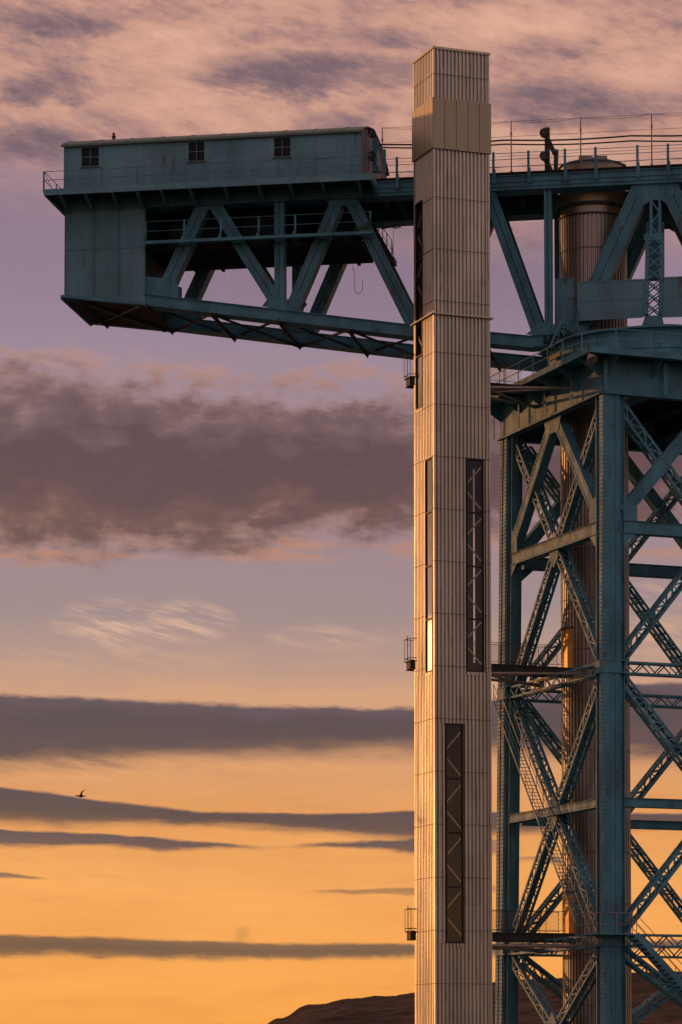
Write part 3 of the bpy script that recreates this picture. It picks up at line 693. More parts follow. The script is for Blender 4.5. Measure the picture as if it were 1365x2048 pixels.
def member(name, a, b, w, d0, d1, rv=True, slot=True, style='solid'):
    m = MB(); dm = (d0+d1)/2; A, B = jw(a[0], dm, a[1]), jw(b[0], dm, b[1])
    d = (B-A).normalized(); q = d.cross(DD).normalized()
    h = d1-d0
    if slot:
        for e in (-1, 1): m.beam(A+q*e*(w/4+.012), B+q*e*(w/4+.012), w/2-.024, h, DD)
        m.beam(A, B, .03, h-.12, DD)
        for e in (-1, 1): m.beam(A+q*e*(w/2-.03)-DD*(h/2+.012), B+q*e*(w/2-.03)-DD*(h/2+.012), .09, .024, DD)
    else: m.beam(A, B, w, h, DD)
    if rv:
        for e in (-.40, -.16, .16, .40): m.rivets(A+q*e*w-DD*(h/2+.0), B+q*e*w-DD*(h/2+.0), -DD, .17, .024)
    return m.build(name, PAINT, jb)
cen = -2*TA[0]
def mir(nd): return (2*TA[0]-nd[0], nd[1])
for t, d0 in enumerate((0.10, TW-MD+.04)):
    d1 = d0+MD-.14; rv = t == 0; off = .0
    top = ZC0+.1
    def D_(a, b, w=.68, j=0, n='diagonal'): 
        e = .006*j; member(n, a, b, w, d0+e, d1-e, rv)
    D_((B1[0], botz(B1[0])), (T1[0]+.28, top), .70, 0); D_((T1[0]-.28, top), (B2[0]+.25, botz(B2[0])), .66, 1)
    D_((B2[0]-.25, botz(B2[0])), (T2[0]+.28, top), .68, 2); D_((T2[0]-.28, top), (B3[0]+.1, botz(B3[0])), .68, 3)
    D_((B3[0]-.3, botz(B3[0])), (T3[0]+.28, top), .68, 4); D_((T3[0]-.28, top), (B4[0]+.1, botz(B4[0])), .68, 5)
    D_((js(1096, 600)[0], botz(5.5)), (js(1096, 600)[0], top), .36, 6, 'post'); D_((js(558, 500)[0], botz(B2[0])), (js(558, 500)[0], top), .50, 6, 'post')
    # tall A frame over the pivot
    AL = js(1150, 640); 
    for sg in (0, 1):
        a = (AL[0], botz(0)); b = (TA[0]+.55, top+.1)
        if sg: a, b = mir(a), mir(b)
        member('diagonal', a, b, .98, d0-.012, d1+.012, rv)
    for nd in (mir(B4), ):
        D_((nd[0], botz(0)), (mir(T3)[0]+.0, top), .68, 3); member('post', (mir((js(1096, 600)[0], 0))[0], botz(0)), (mir((js(1096, 600)[0], 0))[0], top), .36, d0+.03, d1-.03, False)
    # gussets
    def G(px_pts, rvl=()):
        pts = [js(*p) for p in px_pts]; m = MB().poly([jw(s, d0-.035, z) for s, z in pts], DD*.028)
        m.poly([jw(s, d1+.008, z) for s, z in pts], DD*.028)
        cx = sum(p[0] for p in pts)/len(pts); cz = sum(p[1] for p in pts)/len(pts)
        if rv:
            for f in (.82, .6, .35):
                q = [jw(cx+(s-cx)*f, d0-.036, cz+(z-cz)*f) for s, z in pts]
                for a, b in zip(q, q[1:]+q[:1]): m.rivets(a, b, -DD, .16, .024)
        m.build('gusset_plate', PAINT, jb)
    G([(291, 552), (324, 556), (356, 566), (356, 598), (288, 590)])
    G([(540, 590), (556, 596), (575, 598), (598, 585), (608, 600), (590, 622), (524, 612)])
    G([(1052, 668), (1078, 648), (1096, 640), (1112, 650), (1120, 675)])
    G([(396, 412), (402, 420), (440, 417), (436, 408)]); G([(655, 400), (660, 412), (712, 409), (708, 397)]); G([(940, 385), (944, 396), (992, 392), (990, 380)])
    G([(1273, 367), (1273, 392), (1291, 408), (1302, 400), (1322, 399), (1333, 406), (1347, 390), (1346, 362)])
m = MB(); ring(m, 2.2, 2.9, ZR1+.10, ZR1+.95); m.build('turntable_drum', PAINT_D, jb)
# laced centre post
m = MB(); p0, p1 = js(1311, 400), js(1311, 474); q0, q1 = js(1308, 478), js(1308, 634)
m.lattice(jw(p0[0], .3, p0[1]), jw(p1[0], .3, p1[1]), .60, .7, DD, .14, .62, 'Z', .07)
m.lattice(jw(p1[0], -.10, p1[1]+.1), jw(q1[0], -.35, q1[1]), .96, .55, DD, .20, .62, 'X', .07)
m.box(jw(q0[0]-.5, -.40, q0[1]-.15), AS*1.0, DD*.05, UP*.35); 
m.poly([jw(s, -.66, z) for s, z in (js(1284, 652, -.6), js(1291, 632, -.6), js(1324, 631, -.6), js(1328, 651, -.6))], DD*.6)
m.build('laced_post', PAINT, jb)
pb0, pb1 = js(1311, 446, 1.0), js(1311, 560, 1.0)
MB().beam(jw(pb0[0], 1.0, pb0[1]), jw(pb1[0], 1.0, pb1[1]), .95, .5, DD).build('post', PAINT, jb)
# cab-like plated screens beside the pivot
def screen(pts, d, th=.06, mt=PAINT_HOUSE, seam=True, nm='plated_screen'):
    q = [js(x, y, d) for x, y in pts]; m = MB().poly([jw(s, d, z) for s, z in q], DD*th)
    b = .05
    for (a, c) in zip(q, q[1:]+q[:1]): m.beam(jw(a[0], d-.01, a[1]), jw(c[0], d-.01, c[1]), .07, .03, DD)
    if seam: 
        a = ((q[0][0]+q[3][0])/2, (q[0][1]+q[3][1])/2); c = ((q[1][0]+q[2][0])/2, (q[1][1]+q[2][1])/2); m.beam(jw(a[0], d-.005, a[1]), jw(c[0], d-.005, c[1]), .03, .02, DD)
    return m.build(nm, mt, jb)
screen([(1156, 565), (1290, 559), (1287, 634), (1156, 641)], -.45); screen([(1323, 556), (1500, 548), (1500, 628), (1323, 634)], -.45)
screen([(1111, 559), (1157, 556), (1157, 650), (1111, 655)], 1.3, seam=False)
sc = [js(1156, 565, -.45)[0], js(1156, 641, -.45)[1], js(1156, 565, -.45)[1]]
MB().poly([jw(sc[0], -.42, sc[1]), jw(sc[0], 1.3, sc[1]), jw(sc[0], 1.3, sc[2]), jw(sc[0], -.42, sc[2])], -AS*.05).build('plated_screen', PAINT_HOUSE, jb)
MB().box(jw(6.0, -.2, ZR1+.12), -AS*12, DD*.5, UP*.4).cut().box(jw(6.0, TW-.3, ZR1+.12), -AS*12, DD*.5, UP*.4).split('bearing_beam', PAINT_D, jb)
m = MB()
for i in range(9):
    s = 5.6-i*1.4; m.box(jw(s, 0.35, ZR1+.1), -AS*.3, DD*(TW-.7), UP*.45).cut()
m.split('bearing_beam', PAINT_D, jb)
# deck of dark planks on the chords, cross beams beneath
m = MB()
s_t0, s_t1 = 3.62+2.1, 3.62-2.1
SH = js(745, 380)[0]
for (a, b, d0, d1) in ((SL, s_t0, .12, TW-.12), (s_t0, s_t1, .12, .72), (s_t0, s_t1, 4.95, TW-.12), (s_t1, SR, .12, TW-.12)):
    m.box(jw(a, d0, ZC1+.01), -AS*(a-b), DD*(d1-d0), UP*.24)
dk = m.build('deck', TIMBER, jb)
s = SL-.6; 
while s > SR:
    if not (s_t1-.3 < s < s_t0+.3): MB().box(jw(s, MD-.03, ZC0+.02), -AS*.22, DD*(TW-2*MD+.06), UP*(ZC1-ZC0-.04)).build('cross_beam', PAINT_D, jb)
    s -= 2.2
# bottom bracing plane
def uz(s):
    if s > bot[0][0]: return zq0 + (zq1-zq0)*(s-sq0)/(sq1-sq0)
    return botz(s)-.66
sq0, zq0 = js(131, 592); sq1, zq1 = js(290, 607); zq0 -= .16; zq1 -= .12
m = MB(); ang = [js(x, y, TW)[0] for x, y in ((215, 655), (345, 668), (470, 682), (600, 697), (735, 710), (870, 722), (1000, 730))]
pr = None
for i, s in enumerate(ang):
    zb = uz(s)
    mm = MB().beam(jw(s, -.02, zb), jw(s, TW+.12, zb), .16, .13, UP); mm.beam(jw(s, -.02, zb-.09), jw(s, TW+.12, zb-.09), .05, .12, UP)
    mm.build('cross_strut', SOFFIT, jb)
    if i:
        s0 = ang[i-1]; z0 = uz(s0)
        a_, b_ = ((-.02, TW) if i % 2 else (TW, -.02))
        MB().beam(jw(s0, a_, z0-.02), jw(s, b_, zb-.02), .11, .10, UP).build('wind_brace', SOFFIT, jb)
        MB().beam(jw(s0, b_, z0+.10), jw(s, a_, zb+.10), .11, .10, UP).build('wind_brace', PAINT_D, jb)
# riveted counterweight box at the tail
pl = [js(133, 395), js(290, 386), js(290, 607), js(131, 592)]
zt_l, zbl, zbr = ZC0+.02, pl[3][1], pl[2][1]; sL, sR = pl[3][0], pl[2][0]-.02
for d, nn in ((-.03, -1), (TW+.0, 1)):
    m = MB().poly([jw(sL, d, ZC1), jw(sR, d, ZC1), jw(sR, d, zbr), jw(sL, d, zbl)], DD*.03)
    f = -.012 if nn < 0 else .042
    for x in (186, 236, 288):
        s = js(x, 500)[0]; m.beam(jw(s, d+f, ZC1-.02), jw(s, d+f, zbl-.15*(sL-s)/(sL-sR)+.03), .16, .024, DD).beam(jw(s-.085, d+f, ZC1-.02), jw(s-.085, d+f, zbl-.15*(sL-s)/(sL-sR)+.03), .02, .16, DD)
        for e in (-.045, .045): m.rivets(jw(s+e, d+f*2, ZC0), jw(s+e, d+f*2, zbl+.05), DD*nn, .10, .018)
    zmid = js(210, 494)[1]; m.beam(jw(sL, d+f*1.3, zmid), jw(sR, d+f*1.3, zmid-.0), .26, .022, DD)
    for e in (-.09, 0, .09): m.rivets(jw(sL-.1, d+f*2, zmid+e), jw(sR+.05, d+f*2, zmid+e), DD*nn, .12, .02)
    m.rivets(jw(sL-.08, d+f, zbl+.2), jw(sL-.08, d+f, ZC0), DD*nn, .12, .02); m.rivets(jw(sL-.1, d+f, zbl+.1), jw(sR+.1, d+f, zbr+.1), DD*nn, .12, .02)
    m.build('side_plate', PAINT_HOUSE, jb)
MB().poly([jw(sL+.02, -.03, ZC1), jw(sL+.02, TW+.03, ZC1), jw(sL+.02, TW+.03, zbl), jw(sL+.02, -.03, zbl)], AS*.03).build('end_plate', PAINT_HOUSE, jb)
MB().poly([jw(sR, .02, ZC1-.1), jw(sR, TW-.02, ZC1-.1), jw(sR, TW-.02, zbr), jw(sR, .02, zbr)], AS*.03).build('end_plate', PAINT_D, jb)
m = MB(); 
for i in range(8):
    f0, f1 = i/8, (i+1)/8; sa, sb = sL+(sR-sL)*f0, sL+(sR-sL)*f1; za, zb = zbl+(zbr-zbl)*f0-.02, zbl+(zbr-zbl)*f1-.02
    m.quadprism([jw(sa, .0, za), jw(sa, TW, za), jw(sa, TW, za-.05-.012*(i % 2)), jw(sa, .0, za-.05-.012*(i % 2))], [jw(sb+.02, .0, zb), jw(sb+.02, TW, zb), jw(sb+.02, TW, zb-.05-.012*(i % 2)), jw(sb+.02, .0, zb-.05-.012*(i % 2))])
m.build('soffit', SOFFIT, jb)
m = MB()
for d in (-.12, TW-.1): m.beam(jw(sL+.18, d+.1, zbl-.04), jw(sR-.1, d+.1, zbr-.08), .14, .40, DD)
m.beam(jw(sL+.15, -.15, zbl-.10), jw(sL+.15, TW+.15, zbl-.10), .16, .2, UP)
m.beam(jw(sL-.2, -.05, zbl-.16), jw(sR+.3, TW, zbr-.12), .12, .10, UP); m.beam(jw(sL-.2, TW, zbl-.14), jw(sR+.3, -.05, zbr-.16), .12, .10, UP)
m.build('edge_angle', PAINT, jb)
# dark machinery floor hung between the trusses
zf_ = js(420, 541, TW-.6)[1]; sA, sB = js(296, 500, 1.3)[0], js(748, 528, TW-.6)[0]
m = MB().box(jw(sA, 1.25, zf_), -AS*(sA-sB), DD*(TW-1.9), UP*.22)
for i in range(9): m.box(jw(sA-.2-i*1.55, 1.2, zf_-.12), -AS*.16, DD*(TW-1.8), UP*.11)
m.build('machinery_floor', TIMBER, jb)
m = MB(); 
for i in range(6): m.box(jw(sA, TW-.72, zf_+.26+i*.52), -AS*(sA-sB), DD*.06, UP*.50)
m.build('plank_wall', TIMBER, jb)
m = MB().box(jw(sA-1.0, 2.0, zf_+.23), -AS*3.2, DD*2.4, UP*1.5)
m.tube(jw(sA-6.2, 1.9, zf_+1.3), jw(sA-6.2, 4.6, zf_+1.3), 1.0, 20).tube(jw(sA-10.2, 1.9, zf_+1.0), jw(sA-10.2, 4.6, zf_+1.0), .8, 20)
m.build('winch_gear', PAINT_D, jb)
# mid walkway on the near side
zw = js(560, 472, -.5)[1]-.02; sW0, sW1 = js(291, 480, -.5)[0], js(746, 459, -.5)[0]
m = MB().box(jw(sW0, -.75, zw-.14), -AS*(sW0-sW1), DD*.04, UP*.16).box(jw(sW0, -.71, zw-.02), -AS*(sW0-sW1), DD*.72, UP*.04)
wk = m.build('walkway', PAINT, jb)
m = MB()
for h in (.55, 1.08): m.tube(jw(sW0, -.73, zw+h), jw(sW1, -.73, zw+h), .022)
rl = m.build('railing', PAINT, wk)
m = MB()
for x in (292, 369, 442, 518, 591, 666, 741):
    s = js(x, 450, -.73)[0]; m.cut().beam(jw(s, -.73, zw-.0), jw(s, -.73, zw+1.1), .10, .06, DD)
    m.poly([jw(s-.05, -.76, zw+.3), jw(s+.05, -.76, zw+.3), jw(s+.16, -.76, zw+.021), jw(s-.05, -.76, zw+.021)], DD*.05)
m.split('post', PAINT, rl)
# upper deck: right-hand walkway rails
def run_rail(s0, s1, d, z, posts, hs, mt, r=.018, ph=1.15, pw=.10, base=.0):
    m = MB()
    for h in hs: m.tube(jw(s0, d, z+h), jw(s1, d, z+h), r)
    o = m.build('railing', mt, jb); m = MB()
    for s in posts: m.cut().beam(jw(s, d-.02, z-base), jw(s, d-.02, z+ph), pw, .07, DD).beam(jw(s-.09, d-.07, z-base), jw(s-.09, d-.07, z+.25), .06, .05, DD)
    m.split('post', mt, o); return o
pxs = [795, 860, 920, 988, 1058, 1131, 1192, 1276, 1337, 1400, 1470]
run_rail(js(750, 350)[0], js(1520, 350)[0], -.12, ZC1+.10, [js(x, 340)[0] for x in pxs], (.38, .78, 1.12), PAINT, ph=1.2, pw=.13, base=.55)
run_rail(js(750, 350)[0], -8, TW-.1, ZC1+.25, [js(x, 340)[0]-1.3 for x in pxs], (.55, 1.05), DARKST, ph=1.1, pw=.07)

# ================================================================== MACHINERY HOUSE
de = -1.9
dl, dr = js(88, 386, de), js(744, 352, de); ZD = (dl[1]+dr[1])/2
SD0, SD1 = dl[0], dr[0]; DF = 8.1
mh = thing('machinery_house', tuple(jw((SD0+SD1)/2, 3.1, ZD)), 'long blue-green machinery house with curved roof on top of the jib tail', 'machinery house')
m = MB().box(jw(SD0, de, ZD-.16), -AS*(SD0-SD1), DD*.05, UP*.34).box(jw(SD0, DF-.05, ZD-.16), -AS*(SD0-SD1), DD*.05, UP*.34)
m.box(jw(SD0, de+.053, ZD-.16), -AS*.05, DD*(DF-de-.106), UP*.34).box(jw(SD1+.05, de+.053, ZD-.16), -AS*.05, DD*(DF-de-.106), UP*.34)
m.build('fascia', PAINT_HOUSE, mh)
MB().box(jw(SD0-.05, de+.05, ZD+.02), -AS*(SD0-SD1-.1), DD*(DF-de-.1), UP*.1).build('floor', PAINT_D, mh)
for x in (118, 168, 222, 271, 319, 377, 446, 514, 577, 641, 714, 741):
    s = js(x, 390, de)[0]-.05
    for nd_ in (0, 1):
        e0, e1 = (de+.06, -.03) if not nd_ else (DF-.06, TW+.03)
        MB().poly([jw(s, e0, ZD+.0), jw(s, e1, ZD+.0), jw(s, e1, ZC0-.12), jw(s, e0, ZD-.16)], AS*.03).beam(jw(s+.0, e0, ZD-.17), jw(s, e1, ZC0-.14), .16, .03, (DD.cross(AS))).build('bracket', PAINT, mh)
# shelter walls
dw0, dw1 = -1.25, 7.55
hs0, hs1 = js(128, 340, dw0)[0], js(722, 300, dw0)[0]
ZE = (js(128, 295, dw0)[1] + js(722, 261, dw0)[1])/2
zb = ZD+.12
WN = [(162, 200, 297, 336), (376, 411, 282, 324), (547, 583, 273, 315)]
wins = []
zwt = sum(js(a, c, dw0)[1] for a, b, c, d in WN)/3; zwb = sum(js(a, d, dw0)[1] for a, b, c, d in WN)/3
for a, b, c, d in WN: wins.append((js(a, c, dw0)[0], js(b, c, dw0)[0]))
m = MB(); s = hs0
for a, b in wins + [(hs1, hs1)]:
    m.box(jw(s, dw0, zb), -AS*(s-a), DD*.08, UP*(ZE-zb))
    if b != a: m.box(jw(a, dw0, zb), -AS*(a-b), DD*.08, UP*(zwb-zb)).box(jw(a, dw0, zwt), -AS*(a-b), DD*.08, UP*(ZE-zwt))
    s = b
for x in (131, 205, 288, 371, 457, 535, 631, 660, 719): 
    sx = js(x, 330, dw0)[0]; m.beam(jw(sx, dw0-.008, zb), jw(sx, dw0-.008, ZE-.03), .035, .018, DD)
m.box(jw(hs0, dw0-.03, zb+.0), -AS*(hs0-hs1), DD*.028, UP*.22)
m.box(jw(js(632, 317, dw0)[0], dw0-.04, js(632, 317, dw0)[1]), -AS*.75, DD*.038, UP*.04)
m.box(jw(hs0, dw1-.08, zb), -AS*(hs0-hs1), DD*.08, UP*(ZE-zb))
m.box(jw(hs0, dw0+.08, zb), -AS*.08, DD*(dw1-dw0-.16), UP*(ZE-zb))
m.build('wall', PAINT_HOUSE, mh)
RISE = 1.05
def arc(n=18, r=RISE, ex=0.0):
    return [((dw0-ex) + (dw1-dw0+2*ex)*i/n, ZE + r*math.sin(math.pi*i/n)**.8) for i in range(n+1)]
m = MB().poly([jw(hs1+.02, dw0+.082, zb), jw(hs1+.02, dw1-.082, zb)] + [jw(hs1+.02, d, z) for d, z in arc()[::-1][0:]][1:-1], AS*.06)
m.build('end_wall', CREAM, mh)
MB().poly([jw(hs0-.1, d, z) for d, z in arc()], -AS*.04).build('end_wall', PAINT_HOUSE, mh)
m = MB(); A = arc(18, RISE, .10); b = len(m.v)
for s in (hs0+.12, hs1-.14):
    for d, z in A: m.v.append(jw(s, d, z+.02))
    for d, z in A: m.v.append(jw(s, d, z+.08))
n = len(A)
for i in range(n-1):
    m.f += [(b+i, b+i+1, b+2*n+i+1, b+2*n+i), (b+n+i, b+n+i+1, b+3*n+i+1, b+3*n+i), (b+i, b+i+1, b+n+i+1, b+n+i), (b+2*n+i, b+2*n+i+1, b+3*n+i+1, b+3*n+i)]
m.f += [(b, b+n, b+3*n, b+2*n), (b+n-1, b+2*n-1, b+4*n-1, b+3*n-1)]
rfm = m.build('roof', ROOF, mh)
for i in range(10):
    s = hs0 - .1 - i*(hs0-hs1)/9.6; mm = MB()
    for (d0, z0), (d1, z1) in zip(A, A[1:]): mm.beam(jw(s, d0, z0+.09), jw(s, d1, z1+.09), .07, .025, UP)
    mm.build('roof_seam', ROOF, rfm)
MB().beam(jw(hs0+.13, dw0-.13, ZE-.01), jw(hs1-.15, dw0-.13, ZE-.01), .07, .10, UP).build('gutter', ROOF, rfm)
for a, b in wins:
    m = MB(); t = .05
    m.box(jw(a, dw0+.0, zwb), -AS*(a-b), DD*.06, UP*t).box(jw(a, dw0, zwt-t), -AS*(a-b), DD*.06, UP*t)
    m.box(jw(a, dw0, zwb+t), -AS*t, DD*.06, UP*(zwt-zwb-2*t)).box(jw(b+t, dw0, zwb+t), -AS*t, DD*.06, UP*(zwt-zwb-2*t))
    c = (a+b)/2; zc = (zwb+zwt)/2 - .02
    m.box(jw(c+.02, dw0+.004, zwb+t), -AS*.03, DD*.05, UP*(zwt-zwb-2*t)).box(jw(a-t, dw0+.008, zc), -AS*(a-b-2*t), DD*.045, UP*.03)
    w = m.build('window', PAINT_HOUSE, mh)
    MB().box(jw(a-t, dw0+.035, zwb+t), -AS*(a-b-2*t), DD*.012, UP*(zwt-zwb-2*t)).build('pane', PANE, w)
    MB().box(jw(a+.04, dw0-.05, zwb-.05), -AS*(a-b+.08), DD*.05, UP*.05).build('sill', SOFFIT, w)
# railing of the house deck
m = MB(); zr = ZD+.18
for h in (.50, .98):
    m.tube(jw(SD0, de+.03, zr+h), jw(SD1, de+.03, zr+h), .019); m.tube(jw(SD0-.03, de+.03, zr+h), jw(SD0-.03, DF-.05, zr+h), .019)
rl = m.build('railing', PAINT, mh); m = MB()
for x in (88, 133, 204, 274, 345, 407, 486, 558, 629, 704):
    s = js(x, 350, de)[0]; m.beam(jw(s, de+.03, zr-.2), jw(s, de+.03, zr+1.0), .085, .05, DD).cut()
for d in (.6, 3.1, 5.6, 7.9): m.beam(jw(SD0-.03, d, zr-.2), jw(SD0-.03, d, zr+1.0), .05, .06, DD).cut()
m.split('post', PAINT, rl)
MB().tube(jw(SD0-.03, de+.03, zr+.95), jw(SD0-.03, 1.2, zr), .015).cut().tube(jw(SD0-.03, 3.0, zr+.95), jw(SD0-.03, 5.5, zr), .015).split('stay', PAINT, rl)
# pipes and ladder on the end wall
m = MB()
for k_ in range(8):
    z = zb+.35+k_*.36; m.tube(jw(hs1-.12, .1, z), jw(hs1-.12, .9, z), .02, 6)
for d in (.1, .9): m.tube(jw(hs1-.12, d, zb+.1), jw(hs1-.12, d, zb+3.1), .025, 6)
m.build('ladder', STEEL, mh)
# obstruction light on the roof
lp = js(228, 287, 1.0); zz = ZE + RISE*math.sin(math.pi*(1.0-dw0)/(dw1-dw0))**.8+.09
wl = thing('warning_light', tuple(jw(js(228, 280, .8)[0], .8, zz)), 'small red aircraft warning light standing on the machinery house roof', 'warning light')
b_ = jw(js(228, 280, .8)[0], .8, zz)
MB().tube(b_-UP*.25, b_+UP*.12, .09, 12).tube(b_+UP*.12, b_+UP*.15, .13, 12).build('base', DARKST, wl)
MB().tube(b_+UP*.15, b_+UP*.31, .085, 14).tube(b_+UP*.31, b_+UP*.35, .085, 14, .04).build('lens', REDL, wl, smooth=False)
MB().tube(b_+UP*.35, b_+UP*.39, .03, 8).build('cap', DARKST, wl)

# ================================================================== rope sheaves on deck
def sheave(x, dd, lab, tall):
    p = lambda px, py: (lambda q: jw(q[0], dd, q[1]))(js(px, py, dd))
    x0 = x-1095
    r = thing('rope_sheave', tuple(p(x, 340)), lab, 'rope sheave', 'rope sheaves on the jib deck')
    m = MB().beam(p(1095+x0, 256 if tall else 280), p(1095+x0, 345), .26, .30, DD).beam(p(1113+x0, 300), p(1112+x0, 345), .22, .30, DD)
    m.beam(p(1096+x0, 278), p(1110+x0, 308), .24 if tall else .16, .30, DD).beam(p(1090+x0, 316), p(1104+x0, 345), .26 if tall else .16, .30, DD).build('frame', DARKST if tall else PAINT, r)
    for cy in (267, 313):
        c = p(1089+x0, cy); c2 = c+DD*.28
        MB().tube(c-DD*.22, c-DD*.14, .24, 20).tube(c-DD*.14, c+DD*.02, .19, 20).tube(c+DD*.02, c+DD*.10, .24, 20).build('pulley', DARKST, r)
    MB().tube(p(1089+x0, 267)-DD*.28, p(1089+x0, 267)+DD*.2, .05, 10).tube(p(1089+x0, 313)-DD*.28, p(1089+x0, 313)+DD*.2, .05, 10).build('axle', STEEL, r)
sheave(1095, 3.1, 'dark rope sheave bracket silhouetted on the deck beside the conical roof', True)
sheave(750, 1.2, 'blue rope sheave bracket beside the curved end wall of the machinery house', False)
# guard pipe by the house end
# ================================================================== safety fence over the deck
sf = thing('safety_fence', tuple(jw(4, .2, ZC1)), 'tall thin posts with sagging wires and fine netting above the jib deck', 'fence')
posts = [765, 895, 1023, 1162, 1304, 1440]; tops = []
for i, x in enumerate(posts):
    s = js(x, 300, .25)[0]; zt2 = js(1162, 235, .25)[1]; base_ = ZC1+.0
    MB().tube(jw(s, .25, base_-.1), jw(s, .25, zt2), .04, 8, .032).tube(jw(s, .25, base_-.1), jw(s, .25, base_+.35), .08, 8).tube(jw(s, .25, zt2-.75), jw(s, .25, zt2-.62), .065, 8).build('post', STEEL, sf)
    tops.append((s, zt2))
m = MB()
for (a, za), (c, zc_) in zip(tops, tops[1:]):
    for h, sag, r in ((.02, .0, .010), (.0, .16, .009), (.85, .0, .010), (1.9, .04, .009), (2.5, .03, .009)):
        pts = [jw(a+(c-a)*t/10, .25, za-h-4*sag*(t/10)*(1-t/10)) for t in range(11)]; m.path(pts, r, 4).cut()
m.split('wire', CABLE, sf)
def net(name, s0, s1, z0f, z1f, d, cell, r, par, mt):
    m = MB(); zlo = min(z0f(s0), z0f(s1)); zhi = max(z1f(s0), z1f(s1)); a, b = min(s0, s1), max(s0, s1); k = cell*2
    for sg in (1, -1):
        t = a-(zhi-zlo)
        while t < b+(zhi-zlo):
            # line s = t + sg*(z-zlo)
            z_in = None; N = 40; pts = []
            for i in range(N+1):
                z = zlo+(zhi-zlo)*i/N; s = t+sg*(z-zlo)*.62
                if a <= s <= b and z0f(s) <= z <= z1f(s): pts.append((s, z))
            if len(pts) > 1: m.beam(jw(pts[0][0], d+.01*sg, pts[0][1]), jw(pts[-1][0], d+.01*sg, pts[-1][1]), r*2, r*2, DD)
            t += cell
    return m.build(name, mt, par)
net('netting', tops[0][0], tops[-1][0], lambda s: ZC1+.3, lambda s: tops[0][1]-.02, .25, .115, .0024, sf, NETM)
# netting strung behind the far truss
net('netting', js(330, 560, TW)[0], js(1100, 600, TW)[0], lambda s: botz(s)+.02, lambda s: ZC0-.1, TW+.15, .115, .0026, jb, NETM)
# two heavy cables
for d, y0, y1, lab in ((1.6, 291, 268, 'thicker black cable running above the deck, upper of the two'), (1.9, 297, 279, 'black cable running just above the handrail, lower of the two')):
    a, c = js(760, y0-2, d), js(1365, y1, d); b0 = jw(a[0], d, a[1]); b1 = jw(c[0], d, c[1]); b2 = b0+(b1-b0)*1.25
    pts = [b0+(b2-b0)*(i/24) - UP*(.10*math.sin(math.pi*((i/24*3) % 1))) for i in range(25)]
    o = MB().path(pts, .045 if d < 1.7 else .04, 6).build('cable', CABLE); tag(o, lab, 'cable', 'cables above the jib deck')
# loose rope hanging under the jib
pts = []
for t in range(17):
    x = 703+ (726-703)*t/16; yy = 528 + 60*(1-((t-8)/8.0)**4) if True else 0
    pts.append(hit(706+20*t/16+2*math.sin(t), 532+56*(1-abs((t-9)/9.0)**3), OJ+DD*4.5, DD))
tag(MB().path(pts, .014, 5).build('hanging_rope', CABLE), 'thin loop of rope hanging below the dark machinery floor', 'rope')
# hanging stair near the lift tower
hs = thing('hanging_stair', tuple(jw(js(770, 480, 2)[0], 2, js(770, 480, 2)[1])), 'small dark steel stair hanging under the deck just left of the lift tower', 'stair')
m = MB(); p = lambda x, y, d=2.2: (lambda q: jw(q[0], d, q[1]))(js(x, y, d))
for d in (2.0, 2.8): m.beam(p(742, 448, d), p(782, 520, d), .12, .05, DD).cut()
m.split('stringer', DARKST, hs); m = MB()
for i in range(9): m.box(p(744+i*4.4, 455+i*7.8, 2.0), -AS*.22, DD*.8, UP*.03).cut()
m.split('tread', DARKST, hs)
m = MB().box(p(766, 525, 1.9), -AS*.62, DD*1.0, UP*.3); m.build('landing', DARKST, hs)
m = MB()
for d in (1.98, 2.82): m.path([p(742, 424, d), p(784, 480, d), p(787, 520, d)], .02); m.path([p(742, 434, d), p(784, 500, d)], .015)
for x, y in ((757, 445), (766, 457), (774, 468), (784, 480)): m.tube(p(x, y, 1.98), p(x, y+42, 1.98), .025)
m.tube(p(787, 455, 2.5), p(787, 520, 2.5), .012); m.build('railing', DARKST, hs)
# green net scrap on the walkway rail
pt = [js(x, y, -.8) for x, y in ((742, 435), (728, 452), (712, 456), (706, 460), (742, 459), (744, 450))]
tag(MB().poly([jw(s, -.80, z) for s, z in pt], -DD*.04).build('net_scrap', NETG), 'scrap of green netting draped at the end of the lower walkway', 'net')

